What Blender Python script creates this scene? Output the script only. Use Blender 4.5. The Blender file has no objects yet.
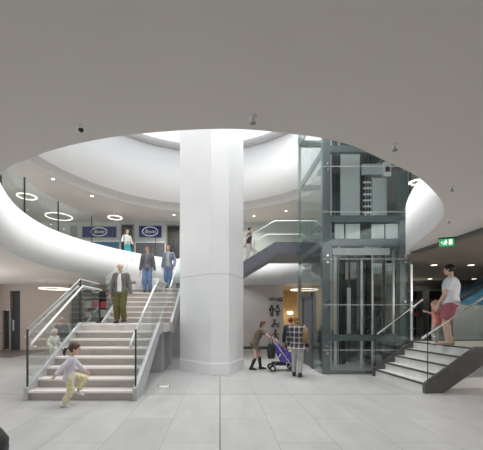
import bpy, bmesh, math, random
from mathutils import Vector as V, Matrix
random.seed(7)
PI = math.pi
C = bpy.context.scene.collection
sc = bpy.context.scene

# ------------------------------------------------------------------ camera model (for turning measurements into metres)
F, CX, CY, EYE = 308.0, 220.0, 316.0, 1.58
def at(px, Y): return (px - CX) / F * Y
def zat(py, Y): return EYE + (CY - py) / F * Y

# ------------------------------------------------------------------ materials
def nt(name):
    m = bpy.data.materials.new(name); m.use_nodes = True
    n = m.node_tree; b = n.nodes['Principled BSDF']
    return m, n, b
def mat(name, col, rough=.6, metal=0., var=.06, scale=6., bump=0., spec=.5):
    m, n, b = nt(name)
    tc = n.nodes.new('ShaderNodeTexCoord'); no = n.nodes.new('ShaderNodeTexNoise')
    no.inputs['Scale'].default_value = scale; no.inputs['Detail'].default_value = 4
    n.links.new(tc.outputs['Object'], no.inputs['Vector'])
    r = n.nodes.new('ShaderNodeValToRGB')
    r.color_ramp.elements[0].position = .3; r.color_ramp.elements[1].position = .7
    r.color_ramp.elements[0].color = [max(0, c*(1-var)) for c in col] + [1]
    r.color_ramp.elements[1].color = [min(1, c*(1+var)) for c in col] + [1]
    n.links.new(no.outputs['Fac'], r.inputs['Fac']); n.links.new(r.outputs['Color'], b.inputs['Base Color'])
    b.inputs['Roughness'].default_value = rough; b.inputs['Metallic'].default_value = metal
    b.inputs['Specular IOR Level'].default_value = spec
    if bump:
        bp = n.nodes.new('ShaderNodeBump'); bp.inputs['Strength'].default_value = bump
        n.links.new(no.outputs['Fac'], bp.inputs['Height']); n.links.new(bp.outputs['Normal'], b.inputs['Normal'])
    return m
def glass(name, tint, refl=.12):
    m = bpy.data.materials.new(name); m.use_nodes = True; n = m.node_tree; n.nodes.clear()
    out = n.nodes.new('ShaderNodeOutputMaterial'); mix = n.nodes.new('ShaderNodeMixShader')
    tr = n.nodes.new('ShaderNodeBsdfTransparent'); gl = n.nodes.new('ShaderNodeBsdfGlossy')
    lw = n.nodes.new('ShaderNodeLayerWeight'); mr = n.nodes.new('ShaderNodeMapRange')
    tr.inputs['Color'].default_value = list(tint) + [1]; gl.inputs['Roughness'].default_value = .02
    gl.inputs['Color'].default_value = (.9, .97, .95, 1)
    lw.inputs['Blend'].default_value = .25
    mr.inputs['From Min'].default_value = 0; mr.inputs['From Max'].default_value = 1
    mr.inputs['To Min'].default_value = refl*.35; mr.inputs['To Max'].default_value = min(.42, refl*3)
    n.links.new(lw.outputs['Fresnel'], mr.inputs['Value']); n.links.new(mr.outputs['Result'], mix.inputs['Fac'])
    n.links.new(tr.outputs[0], mix.inputs[1]); n.links.new(gl.outputs[0], mix.inputs[2])
    n.links.new(mix.outputs[0], out.inputs['Surface'])
    return m
def emit(name, col, s):
    m, n, b = nt(name)
    b.inputs['Base Color'].default_value = list(col) + [1]
    b.inputs['Emission Color'].default_value = list(col) + [1]; b.inputs['Emission Strength'].default_value = s
    return m
def srgb(r, g, b):
    f = lambda c: (c/255/12.92) if c <= 10 else ((c/255+.055)/1.055)**2.4
    return (f(r), f(g), f(b))

def floor_mat():
    m, n, b = nt('pale_stone_tile'); L = n.links.new
    tc = n.nodes.new('ShaderNodeTexCoord'); sp = n.nodes.new('ShaderNodeSeparateXYZ'); L(tc.outputs['Object'], sp.inputs[0])
    cb = n.nodes.new('ShaderNodeCombineXYZ'); L(sp.outputs['Y'], cb.inputs['X']); L(sp.outputs['X'], cb.inputs['Y'])
    ad = n.nodes.new('ShaderNodeVectorMath'); ad.operation = 'ADD'; ad.inputs[1].default_value = (.48, .36*0, 0); L(cb.outputs[0], ad.inputs[0])
    br = n.nodes.new('ShaderNodeTexBrick'); L(ad.outputs[0], br.inputs['Vector'])
    br.inputs['Scale'].default_value = 1; br.inputs['Brick Width'].default_value = 1.44; br.inputs['Row Height'].default_value = .72
    br.inputs['Mortar Size'].default_value = .0045; br.inputs['Mortar Smooth'].default_value = .3; br.offset = .37
    a = .455
    br.inputs['Color1'].default_value = (a*.95, a*.955, a*.95, 1); br.inputs['Color2'].default_value = (a*1.08, a*1.08, a*1.07, 1)
    br.inputs['Mortar'].default_value = (.27, .27, .265, 1)
    no = n.nodes.new('ShaderNodeTexNoise'); no.inputs['Scale'].default_value = 2.2; no.inputs['Detail'].default_value = 8; no.inputs['Roughness'].default_value = .65
    mp = n.nodes.new('ShaderNodeMapping'); mp.inputs['Scale'].default_value = (1.6, .6, 1); L(tc.outputs['Object'], mp.inputs['Vector']); L(mp.outputs[0], no.inputs['Vector'])
    mr = n.nodes.new('ShaderNodeMapRange'); L(no.outputs['Fac'], mr.inputs['Value'])
    mr.inputs['From Min'].default_value = .3; mr.inputs['From Max'].default_value = .7; mr.inputs['To Min'].default_value = .88; mr.inputs['To Max'].default_value = 1.08
    mu = n.nodes.new('ShaderNodeMixRGB'); mu.blend_type = 'MULTIPLY'; mu.inputs['Fac'].default_value = 1
    L(br.outputs['Color'], mu.inputs[1]); L(mr.outputs[0], mu.inputs[2])
    def line(sock, pos, w):
        s = n.nodes.new('ShaderNodeMath'); s.operation = 'SUBTRACT'; L(sock, s.inputs[0]); s.inputs[1].default_value = pos
        ab = n.nodes.new('ShaderNodeMath'); ab.operation = 'ABSOLUTE'; L(s.outputs[0], ab.inputs[0])
        lt = n.nodes.new('ShaderNodeMath'); lt.operation = 'LESS_THAN'; L(ab.outputs[0], lt.inputs[0]); lt.inputs[1].default_value = w
        return lt.outputs[0]
    mx = n.nodes.new('ShaderNodeMath'); mx.operation = 'MAXIMUM'
    L(line(sp.outputs['X'], 0., .008), mx.inputs[0]); L(line(sp.outputs['Y'], 6.24, .010), mx.inputs[1])
    m2 = n.nodes.new('ShaderNodeMixRGB'); L(mx.outputs[0], m2.inputs['Fac']); L(mu.outputs[0], m2.inputs[1]); m2.inputs[2].default_value = (.12, .12, .12, 1)
    L(m2.outputs[0], b.inputs['Base Color'])
    rr = n.nodes.new('ShaderNodeMapRange'); L(no.outputs['Fac'], rr.inputs['Value']); rr.inputs['To Min'].default_value = .28; rr.inputs['To Max'].default_value = .5
    L(rr.outputs[0], b.inputs['Roughness'])
    return m
def stone_step(name, col):
    m, n, b = nt(name); L = n.links.new
    tc = n.nodes.new('ShaderNodeTexCoord')
    no = n.nodes.new('ShaderNodeTexNoise'); no.inputs['Scale'].default_value = 5; no.inputs['Detail'].default_value = 6; L(tc.outputs['Object'], no.inputs['Vector'])
    r = n.nodes.new('ShaderNodeValToRGB'); r.color_ramp.elements[0].position = .3; r.color_ramp.elements[1].position = .7
    r.color_ramp.elements[0].color = [c*.9 for c in col] + [1]; r.color_ramp.elements[1].color = [c*1.08 for c in col] + [1]
    L(no.outputs['Fac'], r.inputs['Fac']); L(r.outputs['Color'], b.inputs['Base Color']); b.inputs['Roughness'].default_value = .5
    return m
def plaid(name):
    m, n, b = nt(name); L = n.links.new
    tc = n.nodes.new('ShaderNodeTexCoord')
    def wave(d, sc_):
        w = n.nodes.new('ShaderNodeTexWave'); w.bands_direction = d; w.inputs['Scale'].default_value = sc_; L(tc.outputs['Object'], w.inputs['Vector'])
        r = n.nodes.new('ShaderNodeValToRGB'); r.color_ramp.interpolation = 'CONSTANT'
        r.color_ramp.elements[0].color = (.035, .03, .045, 1); r.color_ramp.elements[1].position = .70; r.color_ramp.elements[1].color = (.20, .17, .18, 1)
        e = r.color_ramp.elements.new(.93); e.color = (.55, .52, .50, 1)
        L(w.outputs['Fac'], r.inputs['Fac']); return r.outputs['Color']
    mx = n.nodes.new('ShaderNodeMixRGB'); mx.inputs['Fac'].default_value = .5
    L(wave('X', 2.6), mx.inputs[1]); L(wave('Z', 2.3), mx.inputs[2]); L(mx.outputs[0], b.inputs['Base Color']); b.inputs['Roughness'].default_value = .9
    return m
def patterned(name, c1, c2, scale):
    m, n, b = nt(name); L = n.links.new
    tc = n.nodes.new('ShaderNodeTexCoord'); vo = n.nodes.new('ShaderNodeTexVoronoi'); vo.inputs['Scale'].default_value = scale
    L(tc.outputs['Object'], vo.inputs['Vector'])
    r = n.nodes.new('ShaderNodeValToRGB'); r.color_ramp.interpolation = 'CONSTANT'
    r.color_ramp.elements[0].color = list(c1) + [1]; r.color_ramp.elements[1].position = .42; r.color_ramp.elements[1].color = list(c2) + [1]
    L(vo.outputs['Distance'], r.inputs['Fac']); L(r.outputs['Color'], b.inputs['Base Color']); b.inputs['Roughness'].default_value = .8
    return m

M = dict(
    ceil=mat('ceiling_plaster', (.765, .715, .675), .9, var=.012, scale=2),
    white=mat('white_plaster', (.90, .90, .90), .7, var=.01, scale=2),
    column=mat('white_column_panel', (.88, .88, .89), .45, var=.02, scale=1.2),
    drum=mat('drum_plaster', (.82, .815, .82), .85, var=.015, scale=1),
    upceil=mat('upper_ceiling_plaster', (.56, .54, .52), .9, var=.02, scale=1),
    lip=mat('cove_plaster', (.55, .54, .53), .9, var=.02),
    beige=mat('beige_wall', (.50, .425, .38), .8, var=.02, scale=1.5),
    wcwall=mat('pale_pink_grey_wall', (.68, .625, .60), .8, var=.02, scale=1.5),
    grey=mat('grey_upper_wall', (.52, .55, .55), .7, var=.03, scale=1.5),
    darkwall=mat('dark_shop_wall', (.035, .035, .038), .5, var=.2, scale=2),
    shopceil=mat('shop_ceiling', (.24, .20, .165), .9, var=.02),
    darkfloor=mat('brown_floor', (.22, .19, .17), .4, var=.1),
    floor=floor_mat(),
    upfloor=mat('upper_floor', (.5, .49, .48), .5),
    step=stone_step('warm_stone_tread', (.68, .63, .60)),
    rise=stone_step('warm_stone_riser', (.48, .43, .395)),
    nose=mat('pale_nosing', (.88, .84, .81), .5, var=.03),
    gstep=stone_step('grey_stone_tread', (.74, .73, .71)),
    gnose=mat('dark_nosing_strip', (.07, .07, .07), .6),
    stringer=mat('grey_painted_steel', (.50, .505, .52), .42, metal=.25, var=.05),
    dstringer=mat('dark_bronze_steel', (.12, .117, .118), .42, metal=.3, var=.12),
    slate=mat('slate_grey_steel', (.15, .155, .18), .5, metal=.2, var=.05),
    soffit=mat('grey_soffit', (.42, .42, .43), .8, var=.03),
    steel=mat('brushed_steel', (.86, .86, .86), .35, metal=.3, var=.05, scale=20),
    gedge=mat('dark_glass_edge', (.035, .05, .048), .3, var=.1),
    lift=mat('green_grey_lift_steel', (.19, .22, .23), .45, metal=.3, var=.06),
    panel=mat('perforated_lift_panel', (.60, .65, .65), .5, metal=.2, var=.15, scale=60),
    black=mat('black_plastic', (.02, .02, .022), .5, var=.1),
    rubber=mat('black_rubber', (.03, .03, .03), .7, var=.1),
    glass=glass('clear_glass', (.955, .975, .97), .09),
    gglass=glass('green_lift_glass', (.945, .966, .963), .12),
    frost=mat('frosted_white_glass', (.90, .92, .92), .4, var=.05),
    ring=emit('warm_ring_light', (1, .93, .80), 1.6),
    spot=emit('warm_downlight', (1, .88, .7), 6),
    warmlamp=emit('warm_corridor_lamp', (1, .78, .45), 3),
    navy=mat('navy_sign', (.015, .025, .16), .4, var=.05),
    signwhite=mat('white_sign_paint', (.9, .9, .9), .5, var=.01),
    exitg=emit('green_exit_panel', (.06, .42, .16), .55),
    exitw=emit('white_exit_symbol', (.9, 1, .9), 1.0),
    sign=mat('dark_sign_paint', (.06, .05, .05), .6),
    warmwall=mat('cream_corridor_wall', (.72, .58, .36), .8, var=.04),
    blue=mat('blue_cladding', (.06, .19, .33), .4, var=.2),
    bluep=mat('blue_poster', (.08, .18, .36), .5, var=.3, scale=2),
    chrome=mat('chrome', (.85, .85, .86), .12, metal=1, var=.01),
    skin=mat('skin', (.62, .38, .28), .55, var=.05, scale=10),
    palesk=mat('pale_skin', (.72, .47, .37), .55, var=.05, scale=10),
    lip_c=mat('lips', (.45, .16, .14), .5), eye=mat('dark_eye', (.03, .02, .02), .2),
    h_brown=mat('brown_hair', (.075, .04, .025), .6, var=.3, scale=30), h_dark=mat('dark_hair', (.018, .014, .012), .55, var=.3, scale=30),
    h_red=mat('auburn_hair', (.16, .035, .02), .6, var=.3, scale=30), h_grey=mat('grey_hair', (.55, .5, .46), .7, var=.2, scale=30),
    h_tan=mat('light_brown_hair', (.17, .095, .05), .6, var=.3, scale=30), h_blond=mat('fair_hair', (.42, .28, .15), .6, var=.2, scale=30),
    lilac=mat('pale_lilac_cotton', (.68, .64, .72), .9, var=.06), yellow=patterned('yellow_print_cotton', (.66, .55, .26), (.80, .74, .52), 22),
    wshoe=mat('white_canvas', (.80, .78, .78), .7), bshoe=mat('black_leather', (.02, .018, .018), .4), tshoe=mat('tan_suede', (.55, .42, .30), .8),
    cardi=mat('charcoal_wool', (.17, .16, .155), .95, var=.15, scale=40), wshirt=mat('white_shirt', (.80, .80, .80), .8, var=.03),
    olive=mat('olive_cord', (.12, .105, .035), .9, var=.15, scale=30), jean=mat('blue_denim', (.14, .22, .38), .9, var=.25, scale=14),
    gjack=mat('slate_jacket', (.13, .13, .145), .8, var=.15), purple=patterned('mauve_print', (.14, .11, .15), (.20, .18, .24), 25),
    djack=mat('denim_jacket', (.22, .25, .34), .9, var=.25, scale=14), teal=mat('teal_cotton', (.04, .36, .38), .8, var=.1),
    tee=mat('light_grey_tee', (.76, .79, .83), .9, var=.05), dtee=mat('dark_tee', (.05, .05, .055), .9, var=.1), stone=mat('stone_trousers', (.50, .48, .46), .9, var=.08),
    rose=mat('rose_shorts', (.38, .12, .15), .9, var=.1), coral=mat('coral_cotton', (.82, .33, .28), .9, var=.06), kbrown=mat('khaki_brown_knit', (.15, .12, .085), .95, var=.15, scale=40),
    plaid=plaid('tartan_wool'), lgrey=mat('pale_grey_denim', (.45, .44, .44), .9, var=.1), cream=patterned('cream_floral', (.50, .46, .38), (.82, .80, .75), 18),
    stroll=patterned('purple_print_canvas', (.04, .03, .20), (.14, .10, .42), 16), bag=mat('white_carrier_bag', (.62, .62, .64), .5, var=.06),
    tanfur=mat('tan_fur', (.26, .17, .085), 1, var=.4, scale=40), ymat=mat('yellow_cloth', (.75, .60, .22), .8), red=mat('red_stock', (.42, .05, .05), .6, var=.2),
    navycloth=mat('dark_navy_cloth', (.03, .035, .05), .9, var=.1), maroon=mat('maroon_display', (.10, .035, .04), .5), shelf=mat('grey_shelf', (.30, .30, .30), .6), stock=patterned('mixed_stock', (.30, .26, .22), (.08, .07, .07), 5),
)

# ------------------------------------------------------------------ mesh building
class MB:
    def __init__(s): s.bm = bmesh.new()
    def face(s, pts, mi=0):
        f = s.bm.faces.new([s.bm.verts.new(p) for p in pts]); f.material_index = mi; return f
    def box(s, x0, x1, y0, y1, z0, z1, mi=0):
        c = [(x, y, z) for z in (z0, z1) for y in (y0, y1) for x in (x0, x1)]
        v = [s.bm.verts.new(p) for p in c]
        for q in ((0,2,3,1), (4,5,7,6), (0,1,5,4), (2,6,7,3), (0,4,6,2), (1,3,7,5)):
            s.bm.faces.new([v[i] for i in q]).material_index = mi
        return s
    def prism(s, poly, d, mi=0):          # poly: 3-D points of one face; d: extrusion vector
        d = V(d); a = [s.bm.verts.new(p) for p in poly]; b = [s.bm.verts.new(V(p) + d) for p in poly]; n = len(a)
        fs = [s.bm.faces.new(a), s.bm.faces.new(b[::-1])]
        for i in range(n): fs.append(s.bm.faces.new([a[i], b[i], b[(i+1) % n], a[(i+1) % n]]))
        for f in fs: f.material_index = mi
        return s
    def loft(s, rings, mi=0, caps=True):
        R = [[s.bm.verts.new(p) for p in r] for r in rings]; n = len(R[0])
        for a, b in zip(R, R[1:]):
            for i in range(n): s.bm.faces.new([a[i], a[(i+1) % n], b[(i+1) % n], b[i]]).material_index = mi
        if caps:
            s.bm.faces.new(R[0][::-1]).material_index = mi; s.bm.faces.new(R[-1]).material_index = mi
        return s
    def ering(s, c, x, y, a, b, n=16):
        return [V(c) + V(x)*a*math.cos(2*PI*i/n) + V(y)*b*math.sin(2*PI*i/n) for i in range(n)]
    def frame(s, d):
        d = V(d).normalized(); up = V((0, 0, 1)) if abs(d.z) < .95 else V((1, 0, 0))
        x = d.cross(up).normalized(); return x, x.cross(d).normalized(), d
    def cone(s, p, q, r0, r1, n=12, mi=0):
        x, y, d = s.frame(V(q) - V(p))
        return s.loft([s.ering(p, x, y, r0, r0, n), s.ering(q, x, y, r1, r1, n)], mi)
    def ball(s, c, a, b=None, h=None, x=(1,0,0), y=(0,1,0), z=(0,0,1), n=12, m=8, mi=0):
        b = a if b is None else b; h = a if h is None else h
        c, x, y, z = V(c), V(x), V(y), V(z); rings = []
        for j in range(1, m):
            t = -PI/2 + PI*j/m
            rings.append(s.ering(c + z*h*math.sin(t), x, y, a*math.cos(t), b*math.cos(t), n))
        R = [[s.bm.verts.new(p) for p in r] for r in rings]
        lo, hi = s.bm.verts.new(c - z*h), s.bm.verts.new(c + z*h)
        for A, B in zip(R, R[1:]):
            for i in range(n): s.bm.faces.new([A[i], A[(i+1) % n], B[(i+1) % n], B[i]]).material_index = mi
        for i in range(n):
            s.bm.faces.new([lo, R[0][(i+1) % n], R[0][i]]).material_index = mi
            s.bm.faces.new([hi, R[-1][i], R[-1][(i+1) % n]]).material_index = mi
        return s
    def cap(s, p, q, r0, r1, n=10):
        s.cone(p, q, r0, r1, n); s.ball(p, r0, n=n, m=6); s.ball(q, r1, n=n, m=6); return s
    def tube(s, pts, r, n=8, mi=0, closed=False):
        pts = [V(p) for p in pts]; rings = []; k = len(pts); prev = None
        for i, p in enumerate(pts):
            a = pts[i-1] if (i or closed) else p; b = pts[(i+1) % k] if (i < k-1 or closed) else p
            d = (b - a).normalized()
            if prev is None: x, y, _ = s.frame(d)
            else:
                x = (prev - d*prev.dot(d)).normalized(); y = d.cross(x)
            prev = x; rr = r[i] if isinstance(r, (list, tuple)) else r
            rings.append(s.ering(p, x, y, rr, rr, n))
        if closed: rings.append(rings[0]); return s.loft(rings, mi, caps=False)
        return s.loft(rings, mi)
    def lathe(s, prof, c=(0,0,0), n=20, mi=0):
        return s.loft([s.ering(V(c) + V((0,0,z)), (1,0,0), (0,1,0), max(r, 1e-4), max(r, 1e-4), n) for r, z in prof], mi)
    def build(s, name, mats, parent=None, smooth=False, loc=None, bevel=0):
        bmesh.ops.recalc_face_normals(s.bm, faces=s.bm.faces)
        if bevel: bmesh.ops.bevel(s.bm, geom=[e for e in s.bm.edges], offset=bevel, segments=2, affect='EDGES', profile=.7)
        me = bpy.data.meshes.new(name); s.bm.to_mesh(me); s.bm.free()
        for m in (mats if isinstance(mats, (list, tuple)) else [mats]): me.materials.append(m)
        for p in me.polygons: p.use_smooth = smooth
        o = bpy.data.objects.new(name, me); C.objects.link(o)
        if loc: o.location = loc
        if parent: o.parent = parent
        return o
    def remesh(s, name, m, parent, vox, smooth=2, cuts=()):
        bmesh.ops.recalc_face_normals(s.bm, faces=s.bm.faces)
        me = bpy.data.meshes.new('tmp'); s.bm.to_mesh(me); s.bm.free()
        t = bpy.data.objects.new('tmp', me); C.objects.link(t)
        md = t.modifiers.new('r', 'REMESH'); md.mode = 'VOXEL'; md.voxel_size = vox
        ms = t.modifiers.new('s', 'SMOOTH'); ms.factor = .5; ms.iterations = smooth
        dg = bpy.context.evaluated_depsgraph_get(); dg.update()
        r = bpy.data.meshes.new_from_object(t.evaluated_get(dg)); bpy.data.objects.remove(t); bpy.data.meshes.remove(me)
        bm = bmesh.new(); bm.from_mesh(r)
        for co, no in cuts:               # drops what lies on the side the normal points to and closes the cut
            g = bmesh.ops.bisect_plane(bm, geom=bm.verts[:] + bm.edges[:] + bm.faces[:], plane_co=co, plane_no=no, clear_outer=True)
            ed = [e for e in g['geom_cut'] if isinstance(e, bmesh.types.BMEdge)]
            bmesh.ops.holes_fill(bm, edges=ed)
        bm.to_mesh(r); bm.free(); r.name = name
        r.materials.clear(); r.materials.append(m)
        for p in r.polygons: p.use_smooth = True
        o = bpy.data.objects.new(name, r); C.objects.link(o); o.parent = parent
        return o
def thing(name, label, cat, loc=(0,0,0), rotz=0, group=None):
    o = bpy.data.objects.new(name, None); C.objects.link(o); o.location = loc; o.rotation_euler = (0, 0, rotz)
    o.empty_display_size = .1
    return tag(o, label, cat, group)
def tag(o, label, cat, group=None):
    o['label'] = label; o['category'] = cat
    if group: o['group'] = group
    return o
def struct(o): o['kind'] = 'structure'; return o
def dup(root, loc, label, rotz=None):
    r = root.copy(); C.objects.link(r); r.location = loc; r['label'] = label
    if rotz is not None: r.rotation_euler = (0, 0, rotz)
    for ch in list(root.children):
        c = ch.copy(); C.objects.link(c); c.parent = r
        for g in list(ch.children):
            d = g.copy(); C.objects.link(d); d.parent = c
    return r
def text_mesh(body, name, size, m, parent, loc, rot=(PI/2, 0, 0), shear=0., depth=.004, bold=0.):
    cu = bpy.data.curves.new('t', 'FONT'); cu.body = body; cu.size = size; cu.align_x = 'CENTER'; cu.align_y = 'CENTER'; cu.extrude = depth; cu.shear = shear; cu.offset = bold
    t = bpy.data.objects.new('t', cu); C.objects.link(t); dg = bpy.context.evaluated_depsgraph_get(); dg.update()
    me = bpy.data.meshes.new_from_object(t.evaluated_get(dg)); bpy.data.objects.remove(t)
    me.name = name; me.materials.clear(); me.materials.append(m)
    o = bpy.data.objects.new(name, me); C.objects.link(o); o.location = loc; o.rotation_euler = rot
    if parent: o.parent = parent
    return o
def spline(pts, n=16):                     # closed Catmull-Rom
    out = []; k = len(pts)
    for i in range(k):
        p0, p1, p2, p3 = [V(pts[(i+j-1) % k]) for j in range(4)]
        for s in range(n):
            t = s/n
            out.append(.5*((2*p1) + (p2-p0)*t + (2*p0-5*p1+4*p2-p3)*t*t + (3*p1-p0-3*p2+p3)*t**3))
    return out
def offset_loop(L, d):                     # outward in plan for a counter-clockwise loop
    out = []; k = len(L)
    for i in range(k):
        t = (L[(i+1) % k] - L[i-1]).normalized(); out.append(L[i] + V((t.y, -t.x))*d)
    return out
def plate_with_hole(name, rect, loop, z, m):
    bm = bmesh.new(); x0, x1, y0, y1 = rect
    es = []
    for L in ([V((x0,y0)), V((x1,y0)), V((x1,y1)), V((x0,y1))], loop):
        v = [bm.verts.new((p.x, p.y, z)) for p in L]
        es += [bm.edges.new((v[i], v[(i+1) % len(v)])) for i in range(len(v))]
    bmesh.ops.triangle_fill(bm, use_beauty=True, use_dissolve=False, edges=es)
    # the fill also covers the hole: drop the faces whose centre lies inside the loop
    def inside(p):
        r = False; k = len(loop)
        for i in range(k):
            a, b = loop[i], loop[i-1]
            if (a.y > p.y) != (b.y > p.y) and p.x < (b.x-a.x)*(p.y-a.y)/(b.y-a.y)+a.x: r = not r
        return r
    bmesh.ops.delete(bm, geom=[f for f in bm.faces if inside(f.calc_center_median())], context='FACES_ONLY')
    me = bpy.data.meshes.new(name); bm.to_mesh(me); bm.free(); me.materials.append(m)
    o = bpy.data.objects.new(name, me); C.objects.link(o); return struct(o)

# ------------------------------------------------------------------ the hall
HC, FL, UC, DRUM_TOP = 3.03, 4.12, 7.0, 10.3
XL, XR, YB = -10.3, 12.0, -9.0
hole = [(.015,2.386),(.56,2.45),(1.03,2.58),(1.50,2.85),(2.16,3.29),(2.98,4.10),(3.48,4.96),(4.07,6.57),(4.58,7.6),(5.24,8.45),(5.42,9.8),(5.25,11.4),(4.7,12.8),
        (3.4,13.85),(1.4,14.5),(-.8,14.55),(-2.8,13.6),(-4.35,11.5),(-5.05,9.5),(-4.95,7.70),(-4.31,6.03),(-3.2,4.25),(-2.27,3.18),(-1.72,2.82),(-1.25,2.61),(-.70,2.46)]
L1 = spline(hole, 10)
struct(MB().box(XL, XR, YB, 18.2, -.1, 0).build('floor', M['floor']))
plate_with_hole('ceiling', (XL, XR, YB, 17.9), L1, HC, M['ceil'])
plate_with_hole('floor_upper', (-13.2, XR, YB, 17.9), offset_loop(L1, .16), FL, M['upfloor'])
def ring_prof(name, loop, prof, m, closed=True):
    rows = [[V((p.x, p.y, z)) for p in offset_loop(loop, d)] for d, z in prof]
    b = MB(); R = [[b.bm.verts.new(p) for p in r] for r in rows]; k = len(loop)
    rr = list(zip(R, R[1:])) + ([(R[-1], R[0])] if closed else [])
    for A, B in rr:
        for i in range(k): b.bm.faces.new([A[i], A[(i+1) % k], B[(i+1) % k], B[i]])
    return struct(b.build(name, m, smooth=False))
fa = ring_prof('trim_1', L1, [(0, HC), (0, FL+.09), (.17, FL+.09), (.17, HC+.02)], M['white'])
for p in fa.data.polygons: p.use_smooth = abs(p.normal.z) < .5
# upper opening: cove lip, drum, rim
up_pts = []
for i in range(28):
    a = 2*PI*i/28; up_pts.append((-.75 + 6.35*math.cos(a), 9.2 + 6.95*math.sin(a)))
L2 = spline(up_pts, 5)
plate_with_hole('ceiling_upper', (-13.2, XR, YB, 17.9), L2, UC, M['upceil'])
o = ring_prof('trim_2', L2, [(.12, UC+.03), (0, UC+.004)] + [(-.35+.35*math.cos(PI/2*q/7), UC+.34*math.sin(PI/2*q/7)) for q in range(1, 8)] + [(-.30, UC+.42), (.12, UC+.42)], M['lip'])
for p in o.data.polygons: p.use_smooth = True
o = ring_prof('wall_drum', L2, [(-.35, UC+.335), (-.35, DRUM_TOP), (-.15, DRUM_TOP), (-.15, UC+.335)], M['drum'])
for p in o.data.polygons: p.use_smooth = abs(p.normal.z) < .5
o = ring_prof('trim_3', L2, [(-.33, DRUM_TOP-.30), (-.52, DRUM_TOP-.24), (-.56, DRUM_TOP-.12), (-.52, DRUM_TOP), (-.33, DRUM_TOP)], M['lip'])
for p in o.data.polygons: p.use_smooth = True
# walls
struct(MB().box(XL-.2, XL, 13.4, 14.3, 0, HC).build('wall_left', M['beige']))
bl = MB(); bl.box(-9.28, -7.0, 14.3, 14.5, 0, HC); bl.box(XL, -9.75, 14.3, 14.5, 1.85, HC); bl.box(-9.75, -9.28, 14.3, 14.5, 2.75, HC); bl.box(XL, -10.1, 14.3, 14.5, 0, 1.85)
struct(bl.build('wall_back_left', M['beige']))
struct(MB().box(-10.1, -9.28, 14.9, 15.0, 0, HC).build('wall_back_doorway', M['darkwall']))
d = MB().box(-9.72, -9.30, 14.42, 14.46, .01, 2.72).build('door_1', M['darkwall']); struct(d)
MB().box(-9.66, -9.63, 14.36, 14.42, .9, 1.4).build('door_handle', M['steel'], d)
d = MB().box(-10.08, -9.79, 14.42, 14.46, .01, 1.84).build('door_2', M['darkwall']); struct(d)
MB().box(-9.83, -9.80, 14.36, 14.42, .8, 1.2).build('door_handle', M['steel'], d)
struct(MB().box(-9.79, -9.72, 14.30, 14.47, 0, 1.86).build('trim_4', M['shelf']))
struct(MB().box(-7.0, -1.4, 15.6, 15.8, 0, HC).build('wall_shop_back', M['darkwall']))
struct(MB().box(-7.15, -7.0, 14.5, 15.8, 0, HC).build('wall_shop_left', M['darkwall']))
struct(MB().box(-7.0, -1.4, 14.3, 14.5, 2.72, HC).build('wall_shop_header', M['shopceil']))
struct(MB().box(-1.5, 3.02, 14.7, 14.9, 0, HC).build('wall_back_middle', M['wcwall']))
struct(MB().box(-1.5, -1.4, 14.3, 15.8, 0, HC).build('wall_shop_side', M['wcwall']))
struct(MB().box(-1.4, 3.02, 14.67, 14.7, 0, .13).build('baseboard_back', M['dstringer']))
struct(MB().box(2.92, 3.02, 14.9, 17.6, 0, HC).build('wall_corridor_left', M['warmwall']))
struct(MB().box(3.02, 5.6, 17.5, 17.7, 0, HC).build('wall_corridor_back', M['warmwall']))
struct(MB().box(5.0, 5.2, 12.6, 17.6, 0, HC).build('wall_corridor_right', M['warmwall']))
struct(MB().box(5.0, XR, 12.4, 12.6, 0, HC).build('wall_back_right', M['darkwall']))
struct(MB().box(XR, XR+.2, YB, 12.6, 0, HC).build('wall_right', M['darkwall']))
struct(MB().box(-13.2, XR, 17.8, 18.0, FL, UC).build('wall_upper_back', M['grey']))
struct(MB().box(-13.4, -13.2, YB, 18, FL, UC).build('wall_upper_left', M['grey']))
struct(MB().box(XR, XR+.2, YB, 18, FL, UC).build('wall_upper_right', M['grey']))
struct(MB().box(2.5, XR, YB-.2, YB, 0, HC).build('wall_front', M['beige']))  # unseen, added behind the camera to lower brightness on the right side
# dark track in the ceiling and the darker shop ceiling to its right
struct(MB().box(4.30, 4.42, YB, 6.95, HC-.05, HC-.002).build('trim_5', M['dstringer']))
b = MB(); ys = [p for p in L1 if p.x > 4.4 and p.y < 12.5]
poly = [(4.42, YB), (XR, YB), (XR, 12.4), (4.95, 12.4)] + [(p.x+.03, p.y) for p in sorted(ys, key=lambda q: -q.y) if p.y > 7.15] + [(4.42, 7.0)]
struct(b.prism([(x, y, HC-.012) for x, y in poly], (0, 0, .01)).build('ceiling_shop', M['shopceil']))

# ------------------------------------------------------------------ column
t = thing('column', 'tall white faceted column rising from floor through the round opening', 'column', (0, 0, 0))
def colring(z, g=0.):
    P = [(-1.17,9.0), (-.24,8.18), (.24,8.18), (.70,9.22), (.35,9.95), (-.85,9.95)]; c = V((-.2, 9.05))
    return [V((c.x + (x-c.x)*(1+g), c.y + (y-c.y)*(1+g), z)) for x, y in P]
zj = zat(274, 8.2)
MB().loft([colring(.34), colring(zj-.006)]).build('shaft', M['column'], t)
MB().loft([colring(zj-.006, -.008), colring(zj+.006, -.008)]).build('panel_joint', M['soffit'], t)
MB().loft([colring(zj+.006), colring(10.25)]).build('shaft', M['column'], t)
MB().loft([colring(0, .012), colring(.30, .012), colring(.34, 0.)]).build('plinth', M['column'], t)

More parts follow.
